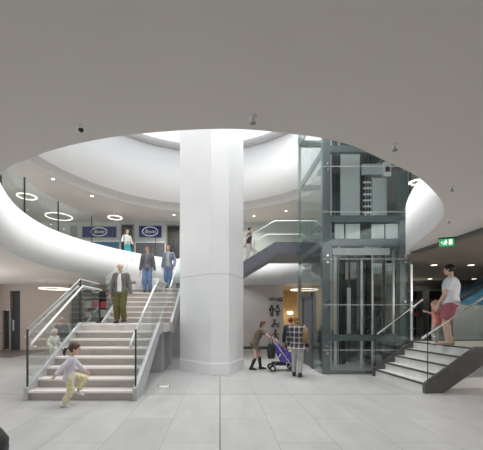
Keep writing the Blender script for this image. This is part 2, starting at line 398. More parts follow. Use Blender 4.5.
# ------------------------------------------------------------------ stairs
R_, T_ = .1716, .312
def flight(t, P, n, r, tr, w, z0, mats, nose_dark=False, last=True):
    for i in range(1, n+1 if last else n):
        b = MB(); u0, u1, z = (i-1)*tr, i*tr, z0 + i*r
        def bx(ua, ub, za, zb, mi):
            c = [P(u, v, zz) for zz in (za, zb) for v in (0, w) for u in (ua, ub)]
            vs = [b.bm.verts.new(p) for p in c]
            for q in ((0,2,3,1), (4,5,7,6), (0,1,5,4), (2,6,7,3), (0,4,6,2), (1,3,7,5)): b.bm.faces.new([vs[k] for k in q]).material_index = mi
        bx(u0-.025, u1+.02, z-.035, z, 0)
        bx(u0, u0+.02, z-r, z-.035, 1)
        bx(u0-.027, u0+(.045 if not nose_dark else .05), z-(.037 if not nose_dark else .028), z+.002, 2)
        b.build('step', mats, t)
def side(t, P, v, prof, thick, m, name='stringer'):
    pts = [P(u, v, z) for u, z in prof]; d = V(P(0, v+thick, 0)) - V(P(0, v, 0))
    return MB().prism(pts, d).build(name, m, t)
def glasspane(t, P, v, ua, za, ub, zb, h, m=None, edge=True, ew=.012):
    prof = [(ua, za), (ub, zb), (ub, zb+h), (ua, za+h)]
    o = side(t, P, v, prof, .014, m or M['glass'], 'glass_panel')
    if edge:
        side(t, P, v-.008, [(ua-ew, za), (ua+ew, za), (ua+ew, za+h), (ua-ew, za+h)], .006+ew*2, M['gedge'], 'glass_edge')
    return o
def rail(t, P, v, pts, r=.024, br=None, vg=None):
    o = MB().tube([P(u, v, z) for u, z in pts], r).build('handrail', M['steel'], t, smooth=True)
    if vg is not None:
        k = 0
        for (ua, za), (ub, zb) in zip(pts, pts[1:]):
            if abs(ub-ua) < .4: continue
            for f in (.15, .85):
                u, z = ua+(ub-ua)*f, za+(zb-za)*f
                MB().tube([P(u, v, z-.02), P(u, v, z-.07), P(u, vg, z-.09)], .009, 6).build('bracket', M['steel'], o, smooth=True)
    return o

t = thing('staircase', 'wide left staircase with stone steps, glass sides and steel handrails', 'staircase', (0, 0, 0))
X0, X1, Y0 = -3.585, -1.62, 5.79
W = X1 - X0
XA, XB = -3.37, -1.45; WB = XB - XA               # the upper flight sits a little further right
P1 = lambda u, v, z: (X0+v, Y0+u, z)
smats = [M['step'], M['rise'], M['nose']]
flight(t, P1, 8, R_, T_, W, 0, smats, last=False)
Lz = 8*R_; La = 7*T_; Lb = La + 1.25             # landing 1
b = MB().box(X0, X1, Y0+La-.025, Y0+Lb, Lz-.22, Lz); b.box(X1, XB, Y0+La+.36, Y0+Lb, Lz-.22, Lz); b.box(XA, XB, Y0+Lb, Y0+Lb+.3, Lz-.22, Lz)
b.box(X0, X1, Y0+La-.027, Y0+La+.045, Lz-.037, Lz+.002, 2); b.build('landing', smats, t)
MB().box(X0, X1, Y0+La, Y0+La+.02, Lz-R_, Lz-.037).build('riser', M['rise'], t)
P2 = lambda u, v, z: (XA+v, Y0+Lb+u, z)
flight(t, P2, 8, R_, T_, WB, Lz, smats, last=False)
Z2 = 2*Lz; Y2 = Y0+Lb+7*T_; Y2e = Y2 + 2.0      # landing 2
X3 = -.15                                        # flight 3 starts here
b = MB().box(X0, X3+.02, Y2-.025, Y2e, Z2-.22, Z2); b.box(XA, XB, Y2-.027, Y2+.045, Z2-.037, Z2+.002, 2); b.build('landing', smats, t)
MB().box(XA, XB, Y2, Y2+.02, Z2-R_, Z2-.037).build('riser', M['rise'], t)
P3 = lambda u, v, z: (X3+u, Y2+v, z)
W3 = Y2e - Y2
flight(t, P3, 8, R_, T_, W3, Z2, smats, last=False)
X4 = X3 + 7*T_
MB().box(X4-.025, 5.55, Y2, Y2e, FL-.22, FL-.002).build('landing', smats, t)
# stringers (two per flight), soffits
so, sl = .04, R_/T_
def flight_sides(P, w, z0, m, thick=.07, dep=.36, lo_ground=False):
    n8 = z0 + 8*R_
    for v in (-thick, w):
        if lo_ground: prof = [(-.06, 0), (-.06, R_+so+.02), (7*T_, n8+so), (7*T_+.35, n8+so), (7*T_+.35, n8-.26), (7*T_, n8-.26), (.42, 0)]
        else: prof = [(-.3, z0+so), (0, z0+R_+so), (7*T_, n8+so), (7*T_+.1, n8+so), (7*T_+.1, n8-.30), (.1, z0-.30+.02), (-.3, z0-.26)]
        side(t, P, v, prof, thick, m)
flight_sides(P1, W, 0, M['stringer'], lo_ground=True)
flight_sides(P2, WB, Lz, M['stringer'])
for v in (-.07, W):   # landing edges
    side(t, P1, v, [(La+.35, Lz+so), (Lb-.3, Lz+so), (Lb-.3, Lz-.26), (La+.35, Lz-.26)], .07, M['stringer'], 'landing_edge')
    # nothing else
side(t, P1, 0, [(.40, .02), (La, Lz-.25), (La, Lz-.22), (.34, .03)], W, M['soffit'], 'soffit')
side(t, P2, 0, [(0, Lz-.25), (7*T_, Z2-.25), (7*T_, Z2-.21), (0, Lz-.21)], WB, M['soffit'], 'soffit')
for v in (-.07, W3):
    side(t, P3, v, [(-.05, Z2+.0), (0, Z2+R_+.05), (7*T_, FL+.19), (5.6-X3, FL+.19), (5.6-X3, FL-.24), (7*T_+.1, FL-.24), (0, Z2-.24), (-.05, Z2-.24)], .07, M['slate'])
side(t, P3, 0, [(0, Z2-.24), (7*T_+.1, FL-.25), (5.6-X3, FL-.25), (5.6-X3, FL-.22), (7*T_+.1, FL-.22), (0, Z2-.20)], W3, M['soffit'], 'soffit')
side(t, lambda u, v, z: (u, Y2+v, z), -.07, [(X1, Z2+so), (X3-.05, Z2+so), (X3-.05, Z2-.24), (X1, Z2-.24)], .07, M['slate'], 'landing_edge')
# support walls under the landings
MB().box(-2.2, -1.62, 8.6, 10.3, 0, Lz-.22).build('support_wall', M['soffit'], t)
MB().box(-3.2, -1.0, 12.6, 12.9, 0, Z2-.22).build('support_wall', M['soffit'], t)
# glass and rails of flights 1 and 2
gh = 1.11
for v, vi in ((-.042, .055), (W+.028, W-.055)):
    glasspane(t, P1, v, 0, R_+.05, La/2-.006, R_+.05+(La/2-.006)*sl, gh, edge=True)
    glasspane(t, P1, v, La/2+.006, R_+.05+(La/2+.006)*sl, La, Lz+.05, gh, edge=False)
    glasspane(t, P1, v, La+.012, Lz+.04, Lb-.012, Lz+.04, gh+.02, edge=v < 0)
    v2 = v if v < 0 else WB+.028; vi2 = .055 if v < 0 else WB-.055
    glasspane(t, P2, v2, 0, Lz+R_+.04, 7*T_, Z2+.04, gh, edge=False)
    rail(t, P1, v+.007, [(0, R_+.05+gh), (La, Lz+.05+gh), (Lb, Lz+.06+gh)], .014)
    rail(t, P2, v2+.007, [(0, Lz+R_+.04+gh), (7*T_, Z2+.04+gh)], .012)
    rail(t, P1, vi, [(.10, .99), (-.03, 1.0), (0, 1.08), (La-.05, Lz+.98), (Lb-.05, Lz+.98)], .026, vg=v)
    rail(t, P2, vi2, [(0, Lz+R_+.86), (7*T_, Z2+.96), (7*T_+.3, Z2+.96)], .024, vg=v2)
# thin outer rail added at left to imitate the handrail's reflection in the glass
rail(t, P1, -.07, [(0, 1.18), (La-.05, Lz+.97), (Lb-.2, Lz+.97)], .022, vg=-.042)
# landing 2 back guard and flight 3 guards
Pl = lambda u, v, z: (u, Y2e+v, z)
glasspane(t, Pl, -.02, X0, Z2, -1.9, Z2, gh, edge=False); glasspane(t, Pl, -.02, -1.88, Z2, X3, Z2, gh, edge=False)
rail(t, Pl, -.08, [(X0, Z2+.95), (X3, Z2+.95)], .02)
for v, vi in ((-.042, .06), (W3+.028, W3-.06)):
    glasspane(t, P3, v, 0, Z2+R_+.05, 7*T_, FL+.19, .88, edge=False)
    for k in range(3):
        ua = 7*T_ + .01 + k*1.12; glasspane(t, P3, v, ua, FL+.19, ua+1.10, FL+.19, .88, edge=False)
    rail(t, P3, vi, [(0, Z2+R_+.92), (7*T_, FL+1.0), (5.5-X3, FL+1.0)], .024, vg=v)
struct_none = None

# right staircase: rises to the right
t = thing('staircase', 'short right-hand grey staircase with dark stringers and dark nosing strips', 'staircase', (0, 0, 0))
RX, RY, r2, t2, W2 = 4.08, 6.39, .182, .27, 1.74
TH = .085
def PR(u, v, z):
    du, dv = u, v - W2; return (RX + du*math.cos(TH) - dv*math.sin(TH), RY + W2 - .05 + du*math.sin(TH) + dv*math.cos(TH), z)
gm = [M['gstep'], M['gstep'], M['gnose']]
flight(t, PR, 5, r2, t2, W2, 0, gm, nose_dark=True, last=False)
LZ = 5*r2
def pbox(b, u0, u1, v0, v1, z0, z1, mi=0): return b.prism([PR(u, v, z0) for u, v in ((u0, v0), (u1, v0), (u1, v1), (u0, v1))], (0, 0, z1-z0), mi)
b = pbox(MB(), 4*t2-.025, 7.8, 0, W2, LZ-.2, LZ); pbox(b, 4*t2-.027, 4*t2+.03, 0, W2, LZ-.028, LZ+.002, 2); b.build('landing', gm, t)
pbox(MB(), 4*t2, 4*t2+.02, 0, W2, LZ-r2, LZ-.03).build('riser', M['gstep'], t)
for v in (-.07, W2):
    side(t, PR, v, [(-.06, 0), (-.06, r2+.02), (4*t2, LZ+.03), (7.8, LZ+.03), (7.8, LZ-.34), (4*t2+.16, LZ-.34), (.34, 0)], .07, M['dstringer'])
side(t, PR, 0, [(.36, .02), (4*t2+.15, LZ-.3), (7.8, LZ-.3), (7.8, LZ-.2), (4*t2+.15, LZ-.22), (.30, .03)], W2, M['soffit'], 'soffit')
side(t, PR, .30, [(.75, 0), (7.7, 0), (7.7, LZ-.3), (4*t2+.2, LZ-.31), (.75, .19)], .15, M['white'], 'support_wall')
s2 = r2/t2
for v, vi in ((-.042, .08), (W2+.028, W2-.08)):
    glasspane(t, PR, v, .02, r2+.03, 4*t2, LZ+.03, 1.06, edge=True, ew=.005)
    for k in range(3):
        ua = 4*t2+.012+k*1.5; glasspane(t, PR, v, ua, LZ+.03, ua+1.48, LZ+.03, 1.08, edge=False)
    rail(t, PR, vi, [(.0, r2+.93), (1.35, r2+1.78), (2.4, r2+1.78)] if v < 0 else [(.0, r2+.93), (4*t2+.17, LZ+1.10)], .028, vg=v)
MB().box(5.12, 5.16, 8.25, 8.29, LZ, HC-.06).build('glass_post', M['steel'], t)
PQ = lambda u, v, z: (u, 8.30+(u-5.1)*.085+v, z)
for k in range(2): glasspane(t, PQ, 0, 5.15+k*1.6, LZ+1.2, 6.73+k*1.6, LZ+1.2, .8, edge=False)

# ------------------------------------------------------------------ glass balustrade round the first-floor opening
t = thing('glass_balustrade', 'curved clear glass balustrade above the white fascia of the first floor', 'balustrade', (0, 0, 0))
LB = offset_loop(L1, .08); k = len(LB)
cum = [0.]
for i in range(k): cum.append(cum[-1] + (LB[(i+1) % k] - LB[i]).length)
def nearest(px): return min((i for i in range(k) if LB[i].x < -3 and LB[i].y > 6.5), key=lambda i: abs(CX + F*LB[i].x/LB[i].y - px))
ja = [nearest(p) for p in (92, 58.5, 25.5)]            # joints seen in the photograph, spacing kept all round
step = abs(cum[ja[2]] - cum[ja[0]])/2; joints = set(ja)
for d_, i0 in ((1, max(ja)), (-1, min(ja))):
    sv = cum[i0]
    while True:
        sv += d_*step
        if not (0 < sv < cum[-1]): break
        joints.add(min(range(k), key=lambda i: abs(cum[i]-sv)))
joints = sorted(joints)
for i0, i1 in zip(joints, joints[1:] + [joints[0]+k]):
    idx = [j % k for j in range(i0, i1+1)]
    mid = LB[idx[len(idx)//2]]
    if mid.y > 11.0 and 1.2 < mid.x < 6.2: continue     # where the stair landing joins
    pts = [LB[j] for j in idx]
    pts[0] = pts[0].lerp(pts[1], .03); pts[-1] = pts[-1].lerp(pts[-2], .03)
    b = MB(); rows = []
    for d in (0, .015):
        nrm = []
        for q in range(len(pts)):
            tg = (pts[min(q+1, len(pts)-1)] - pts[max(q-1, 0)]).normalized(); nrm.append(V((tg.y, -tg.x)))
        rows.append([(p + n_*d) for p, n_ in zip(pts, nrm)])
    A, B = rows
    for q in range(len(A)-1):
        b.loft([[V((A[q].x, A[q].y, z)), V((A[q+1].x, A[q+1].y, z)), V((B[q+1].x, B[q+1].y, z)), V((B[q].x, B[q].y, z))] for z in (FL+.092, FL+1.08)], caps=False)
    b.build('glass_panel', M['glass'], t)
    p = LB[idx[0]]
    MB().box(p.x-.014, p.x+.014, p.y-.014, p.y+.014, FL+.091, FL+1.08).build('joint', M['gedge'], t)

# ------------------------------------------------------------------ glass lift
t = thing('lift_shaft', 'tall glazed lift shaft with green-grey steel frame beside the right staircase', 'lift shaft', (0, 0, 0))
EX0, EX1, EY0, EY1, ET = 2.80, 5.09, 8.36, 11.04, 8.9
pw = .20
for x, y in ((EX0, EY0), (EX1-pw, EY0), (EX1-pw, EY1-pw)):
    MB().box(x, x+pw, y, y+pw, 0, ET).build('corner_post', M['lift'], t)
MB().box(EX0, EX0+.08, EY1-.08, EY1, 0, ET).build('corner_post', M['lift'], t)
for za, zb in ((0, .07), (.905, 1.07), (3.50, 3.68), (4.14, 4.32), (6.05, 6.22), (7.6, 7.8), (8.72, 8.9)):
    b = MB(); b.box(EX0+pw, EX1-pw, EY0+.02, EY0+.16, za, zb); b.build('cross_beam', M['lift'], t)
    b = MB(); b.box(EX1-.16, EX1-.02, EY0+pw, EY1-pw, za, zb); b.build('cross_beam', M['lift'], t)
    if za > 3: MB().box(EX0+.01, EX0+.09, EY0+pw, EY1-.08, za, zb if zb-za < .3 else za+.2).build('cross_beam', M['lift'], t)
    MB().box(EX0+.08, EX1-pw, EY1-.14, EY1-.02, za, zb).build('cross_beam', M['lift'], t)
zs = [.03, .66, 1.88, 3.12, 4.39, 5.62, 6.86, 8.1, ET]
for za, zb in zip(zs, zs[1:]):
    MB().box(EX0-.02, EX1+.02, EY0-.055, EY0-.04, za+.006, zb-.006).build('glass_panel', M['gglass'], t)
    MB().box(EX1+.03, EX1+.045, EY0-.02, EY1, za+.006, zb-.006).build('glass_panel', M['gglass'], t)
    MB().box(EX0, EX1, EY1+.02, EY1+.035, za+.006, zb-.006).build('glass_panel', M['gglass'], t)
    for ya, yb in ((EY0-.02, 9.28), (9.30, 10.30), (10.32, EY1)):
        if za < 2 and ya == 9.30: continue
        MB().box(EX0-.045, EX0-.03, ya, yb, za+.006, zb-.006).build('glass_panel', M['gglass'], t)
for z in zs[1:-1]:
    MB().box(EX0-.02, EX1+.02, EY0-.053, EY0-.041, z-.006, z+.006).build('silicone_joint', M['frost'], t)
    for x in (EX0+.10, EX1-.10):
        for dz in (-.09, .09):
            b = MB(); b.tube([(x, EY0+.0, z+dz), (x, EY0-.075, z+dz)], .032, 12); b.build('glass_fixing', M['chrome'], t)
MB().box(EX0, EX1, EY0, EY1, ET, ET+.06).build('roof', M['lift'], t)
b = MB(); b.box(EX0-.05, EX0+.06, 9.22, 9.32, 0, 2.26); b.box(EX0-.05, EX0+.06, 10.28, 10.38, 0, 2.26); b.box(EX0-.05, EX0+.06, 9.22, 10.38, 2.14, 2.3); b.build('door_frame', M['dstringer'], t)
for ya, yb in ((9.33, 9.795), (9.805, 10.27)): MB().box(EX0-.01, EX0+.03, ya, yb, .02, 2.13).build('door', M['slate'], t)
for x, y, w in ((3.10, 8.75, .07), (3.55, 10.2, .06), (4.0, 10.5, .09), (4.35, 10.4, .05), (4.66, 8.8, .06), (3.75, 9.9, .03)):
    MB().box(x, x+w, y, y+w, .0, ET).build('guide_rail', M['steel'] if w > .065 else M['dstringer'], t)
for px, w, za, zb in ((334.5, .07, .07, 3.5), (348, .08, 1.07, 2.4), (361, .05, .07, 3.2), (372, .04, .07, 3.5), (383, .07, 1.07, 3.5), (393, .05, 1.07, 3.5)):  # steel strips added to imitate bright reflection streaks in the lower glass
    x = at(px, 8.9); MB().box(x, x+w, 8.9, 8.9+w, za, zb).build('guide_rail', M['steel'], t)
for px, w, za, zb in ((340, .16, .07, 3.4), (366, .22, .07, 3.5), (387, .14, .07, 3.3)):
    x = at(px, 9.6); MB().box(x, x+w, 9.6, 9.7, za, zb).build('counterweight_frame', M['black'], t)
for pa, pb in ((335, 344), (346, 360), (372, 384), (386, 399)): MB().box(at(pa, 8.46), at(pb, 8.46), 8.46, 8.50, 3.71, 4.11).build('light_panel', M['frost'], t)
MB().box(3.12, 4.70, 8.52, 8.56, 3.27, 3.46).build('light_panel', M['frost'], t)  # pale strip put in as a light reflection on the lift glass
MB().box(3.2, 4.75, 10.75, 10.80, .07, .9).build('back_panel', M['lift'], t)
MB().box(3.05, 3.4, 10.85, 10.88, .9, 2.3).build('back_panel', M['bluep'], t)
# car parked at the first floor
t = thing('lift_car', 'grey panelled lift car stopped at first-floor level inside the glass shaft', 'lift car', (.10, 0, 4.33))
z0, z1 = 0, 1.98
MB().box(3.10, 4.69, 8.80, 10.15, z0, z0+.1).build('floor_plate', M['lift'], t)
MB().box(3.10, 4.69, 8.80, 10.15, z1-.12, z1).build('roof_plate', M['lift'], t)
MB().box(3.34, 3.88, 8.76, 8.80, z0+.02, z1-.1).build('wall_panel', M['panel'], t)
MB().box(4.20, 4.58, 8.70, 8.76, z0+.03, 1.15).build('wall_panel', M['panel'], t)
MB().box(3.92, 4.50, 8.70, 8.76, 1.25, 1.55).build('door_gear', M['panel'], t)
g = MB().box(4.50, 4.70, 8.64, 8.76, 1.18, 1.58).build('control_box', M['frost'], t)
MB().box(4.54, 4.66, 8.625, 8.64, 1.30, 1.46).build('display', M['maroon'], g)
MB().box(4.62, 4.68, 8.80, 10.1, z0+.1, z1-.12).build('wall_panel', M['panel'], t)
MB().box(3.22, 4.7, 10.05, 10.1, z0+.1, z1-.12).build('wall_panel', M['lift'], t)
for x in (3.98, 4.06, 4.14): MB().tube([(x, 8.73, .05), (x, 8.73, 1.9)], .02, 6).build('cable', M['black'], t)
for kz in range(6): MB().box(3.95, 4.17, 8.69, 8.72, .15+kz*.17, .2+kz*.17).build('bracket', M['steel'], t)

# ------------------------------------------------------------------ lights
def ring_light(x, y, z, R, zc, label, group):
    t = thing('ring_light', label, 'ceiling light', (x, y, z), 0, group)
    b = MB(); n = 40; prof = [(R-.045, 0), (R, 0), (R, .035), (R-.045, .035)]
    rows = [b.ering((0, 0, zz), (1,0,0), (0,1,0), r, r, n) for r, zz in prof]
    b.loft(rows + [rows[0]], caps=False); b.build('diffuser', M['ring'], t, smooth=False)
    for a in (.5, 2.6, 4.7): MB().tube([(R*.97*math.cos(a), R*.97*math.sin(a), .03), (R*.97*math.cos(a), R*.97*math.sin(a), zc-z-.003)], .004, 5).build('cable', M['shelf'], t)
    return t
GR = 'pendant ring lights'
for px, py, w, z, lab in ((27, 197, 18, 6.6, 'upper ring light nearest the left edge above the white fascia'),
                          (59, 217, 25, 6.6, 'large upper ring light left of the navy signs'),
                          (115, 218, 14, 6.6, 'small upper ring light hanging above the first navy sign'),
                          (125, 217.5, 9, 6.6, 'tiny upper ring light between the two navy signs')):
    if px == 125: continue
    Y = (z-EYE)*F/(CY-py); ring_light(at(px, Y), Y, z, w*Y/F/2, UC, lab, GR)
ring_light(at(55, 12.9), 12.9, 2.70, .60, HC, 'ground-floor ring light over the glass side of left staircase', GR)
ring_light(3.9, 14.3, 2.78, .62, HC, 'ground-floor ring light hanging by the washroom corridor', GR)
ring_light(at(417, 7.2), 7.2, zat(183, 7.2), .17, UC, 'small upper ring light right of the lift top', GR)
def downlight(x, y, z, label, group, r=.06, power=35):
    t = thing('downlight', label, 'ceiling light', (x, y, z), 0, group)
    MB().lathe([(r, -.004), (r+.018, -.01), (r+.02, 0)], n=16).build('bezel', M['white'], t)
    MB().lathe([(r*.95, -.006), (r*.95, -.002)], n=16).build('lamp', M['spot'], t)
    l = bpy.data.lights.new('downlight_lamp', 'SPOT'); l.energy = power; l.color = (1, .9, .76); l.spot_size = math.radians(150); l.spot_blend = .8; l.shadow_soft_size = .05
    o = bpy.data.objects.new('downlight_lamp', l); C.objects.link(o); o.location = (x, y, z-.03)
for px, py, lab in ((434, 265, 'shop downlight left of the man in the white t-shirt'), (471, 265, 'shop downlight high at the right edge'),
                    (474, 287, 'shop downlight low at the right edge'), (430, 280, 'faint shop downlight beside the glass post')):
    z = HC-.013; Y = (z-EYE)*F/(CY-py)
    if Y > 12.2: Y = 11.9
    downlight(at(px, Y), Y, z, lab, 'shop downlights', .075)
for px, py, lab in ((53, 179, 'upper downlight above the left ring lights'), (92, 196, 'upper downlight above the first navy sign'), (254, 216, 'upper downlight just right of the column'),
                    (286, 211, 'upper downlight left of the lift shaft'), (174, 215, 'upper downlight just left of the column')):
    Y = (UC-EYE)*F/(CY-py); downlight(at(px, Y), Y, UC, lab, 'upper floor downlights', .06, 170)
t = thing('wall_lamp', 'warm glowing lamp in the washroom corridor', 'lamp', (at(290, 16.8), 16.8, 1.75))
MB().lathe([(.06, -.08), (.16, -.05), (.16, .06), (.06, .09)], n=16).build('shade', M['warmlamp'], t, smooth=True)
MB().tube([(0, 0, .08), (0, 0, 1.28)], .01, 6).build('cord', M['dstringer'], t)
# sprinklers and detectors on the near ceiling
def sprinkler(x, y, z, label):
    t = thing('sprinkler', label, 'sprinkler', (x, y, z), 0, 'ceiling sprinklers')
    MB().lathe([(.026, -.001), (.024, -.007), (.010, -.010)], n=14).build('rosette', M['white'], t, smooth=True)
    MB().tube([(0, 0, -.008), (0, 0, -.045)], .008, 8).build('nozzle', M['shelf'], t)
    MB().lathe([(.018, -.050), (.022, -.046), (.006, -.043)], n=12).build('deflector', M['shelf'], t)
for px, py, lab in ((253, 117, 'small sprinkler on the near ceiling above the column'), (395, 145, 'small sprinkler on the ceiling above the lift shaft'), (452, 187, 'small sprinkler on the ceiling at the right'),
                    (449, 220, 'tiny sprinkler on the ceiling above the exit sign')):
    Y = (HC-EYE)*F/(CY-py); sprinkler(at(px, Y), Y, HC, lab)
Y = (HC-EYE)*F/(CY-127); t = thing('security_camera', 'small dome camera on the near ceiling at the left', 'camera', (at(81, Y), Y, HC))
MB().lathe([(.030, 0), (.030, -.012), (.024, -.016)], n=16).build('base', M['white'], t, smooth=True)
MB().ball((0, 0, -.018), .020, .020, .022).build('dome', M['black'], t, smooth=True)

# ------------------------------------------------------------------ signs
def shop_sign(px0, px1, py0, py1, label, Yw=17.8):
    x0, x1, za, zb = at(px0, Yw), at(px1, Yw), zat(py1, Yw), zat(py0, Yw); cx, cz = (x0+x1)/2, (za+zb)/2; w, h = x1-x0, zb-za
    t = thing('shop_sign', label, 'sign', (cx, Yw-.1, cz), 0, 'navy shop signs')
    MB().box(-w/2, w/2, 0, .09, -h/2, h/2).build('board', M['navy'], t)
    b = MB(); n = 40; el = [V((.30*w*min(1, 1.3/w)*1.15*math.cos(2*PI*i/n), -.008, .40*h*math.sin(2*PI*i/n))) for i in range(n)]
    b.tube(el, .03, 6, closed=True); b.build('oval', M['signwhite'], t)
    text_mesh('Boots', 'lettering', .42*h, M['signwhite'], t, (0, -.01, 0), shear=.35)
    return t
shop_sign(83, 116.5, 227, 237.5, 'longer navy shop sign with white oval, left of the doorway')
shop_sign(139.5, 161.5, 226.5, 237.5, 'shorter navy shop sign with white oval, above the couple on the stairs')
def wpanel(name, cat, label, px0, px1, py0, py1, m, Yw=17.8, dep=.06, group=None, trim=None):
    x0, x1, za, zb = at(px0, Yw), at(px1, Yw), zat(py1, Yw), zat(py0, Yw)
    t = thing(name, label, cat, ((x0+x1)/2, Yw-dep, max(za, FL+.0)), 0, group); w = (x1-x0)/2
    z = max(zb - max(za, FL), .1)
    MB().box(-w, w, 0, dep-.002, 0, z).build('panel', m, t)
    if trim:
        b = MB(); b.box(-w-.05, -w, -.03, dep-.002, 0, z+.05); b.box(w, w+.05, -.03, dep-.002, 0, z+.05); b.box(-w-.05, w+.05, -.03, dep-.002, z, z+.06); b.build('frame', trim, t)
    return t
wpanel('shop_doorway', 'doorway', 'dark first-floor doorway behind the woman in white', 122, 133, 225.5, 262, M['darkwall'], trim=M['shelf'])
wpanel('shop_doorway', 'doorway', 'dark first-floor doorway next to the column', 167.5, 179.5, 226, 262, M['darkwall'], trim=M['shelf'])
wpanel('notice_board', 'notice board', 'grey notice board left of the longer navy sign', 70.5, 77, 226, 237, M['shelf'])
wpanel('shop_window', 'window', 'long first-floor shop window below the longer navy sign', 84, 120, 242, 258, M['blue'], trim=M['frost'])
wpanel('shop_window', 'window', 'first-floor shop window below the shorter navy sign', 136, 165, 243, 258, M['slate'], trim=M['frost'])

# washroom pictograms on the wall
WY = 14.69
def pict(label, px, py): return thing('wall_pictogram', label, 'pictogram', (at(px, WY), WY, zat(py, WY)), 0, 'washroom wall pictograms')
s = WY/F
t = thing('wall_lettering', 'dark letters reading WC on the wall above the pictograms', 'lettering', (at(274.5, WY), WY, zat(299.5, WY)))
text_mesh("WC's", 'letters', .19, M['sign'], t, (-.06, -.006, 0), bold=.006)
b = MB(); b.tube([(.27, 0, 0), (.27, -.012, 0)], .11, 20); b.build('roundel', M['sign'], t)
b = MB(); b.box(.257, .283, -.018, -.012, -.02, .07, 0); b.box(.225, .315, -.018, -.012, -.03, -.008); b.build('roundel_symbol', M['wcwall'], t)
def figure(t, parts): 
    for nm, pts, r in parts:
        b = MB()
        if nm == 'head': b.tube([(pts[0][0], 0, pts[0][1]), (pts[0][0], -.012, pts[0][1])], r, 16)
        else:
            for p, q in zip(pts, pts[1:]):
                d = V((q[0]-p[0], 0, q[1]-p[1])); n_ = V((d.z, 0, -d.x)).normalized()*r
                b.prism([V((p[0], 0, p[1]))+n_, V((q[0], 0, q[1]))+n_, V((q[0], 0, q[1]))-n_, V((p[0], 0, p[1]))-n_], (0, -.01, 0))
        b.build(nm if nm == 'head' else 'body', M['sign'], t)
t = pict('standing man pictogram, left of the pair under the WC lettering', 271.7, 310.5)
figure(t, [('head', [(0, .21)], .06), ('b', [(-.10, .12), (.10, .12), (.10, -.02)], .022), ('b', [(-.10, .12), (-.10, -.02)], .022), ('b', [(-.05, .12), (-.04, -.25)], .028), ('b', [(.05, .12), (.04, -.25)], .028), ('b', [(-.08, -.25), (.08, -.25)], .015)])
t = pict('standing woman pictogram, right of the pair under the WC lettering', 277.6, 310.5)
figure(t, [('head', [(0, .21)], .06), ('b', [(-.05, .13), (-.12, -.04), (.12, -.04), (.05, .13), (-.05, .13)], .02), ('b', [(-.035, -.04), (-.03, -.25)], .024), ('b', [(.035, -.04), (.03, -.25)], .024)])
t = pict('baby changing pictogram below the man and woman pair', 275, 324)
figure(t, [('head', [(-.02, .17)], .055), ('b', [(-.04, .10), (-.17, -.12), (-.06, -.13), (.0, .06), (.10, -.02)], .022), ('b', [(.06, -.04), (.2, -.04)], .03), ('b', [(.04, -.13), (.22, -.13)], .018), ('head', [(.19, .03)], .03)])
t = pict('lowest pictogram of a figure with arms spread, behind the stroller', 275.5, 335)
figure(t, [('head', [(0, .20)], .055), ('b', [(-.02, .13), (-.01, -.02), (-.10, -.22)], .03), ('b', [(-.01, -.02), (.10, -.10), (.15, -.2)], .026), ('b', [(-.16, .0), (0, .11), (.17, .0)], .02)])

# exit sign
t = thing('exit_sign', 'green running-man exit sign hanging below the right ceiling', 'sign', (at(446.5, 5.7), 5.7, zat(246, 5.7)), math.radians(-22))
MB().box(-.11, .11, -.025, .025, 0, .13).build('lit_panel', M['exitg'], t)
MB().box(-.12, .12, -.035, .035, .13, .175).build('housing', M['black'], t)
for x in (-.08, .08): MB().tube([(x, 0, .17), (x, 0, HC-zat(246, 5.7))], .006, 6).build('hanger', M['black'], t)
b = MB(); b.box(.03, .08, -.03, -.026, .02, .11); b.build('door_symbol', M['exitw'], t)
b = MB()
for p, q, r in (((-.02, .085), (-.02, .06), .012), ((-.02, .075), (-.03, .045), .009), ((-.03, .045), (-.005, .02), .007), ((-.03, .045), (-.06, .025), .007), ((-.05, .075), (.01, .06), .006)):
    d = V((q[0]-p[0], 0, q[1]-p[1])); n_ = V((d.z, 0, -d.x)).normalized()*r
    b.prism([V((p[0], -.026, p[1]))+n_, V((q[0], -.026, q[1]))+n_, V((q[0], -.026, q[1]))-n_, V((p[0], -.026, p[1]))-n_], (0, -.004, 0))
b.tube([(-.015, -.026, .1), (-.015, -.030, .1)], .012, 10); b.build('running_man', M['exitw'], t)
b = MB(); b.prism([(-.095, -.026, .065), (-.07, -.026, .09), (-.07, -.026, .04)], (0, -.004, 0)); b.build('arrow', M['exitw'], t)

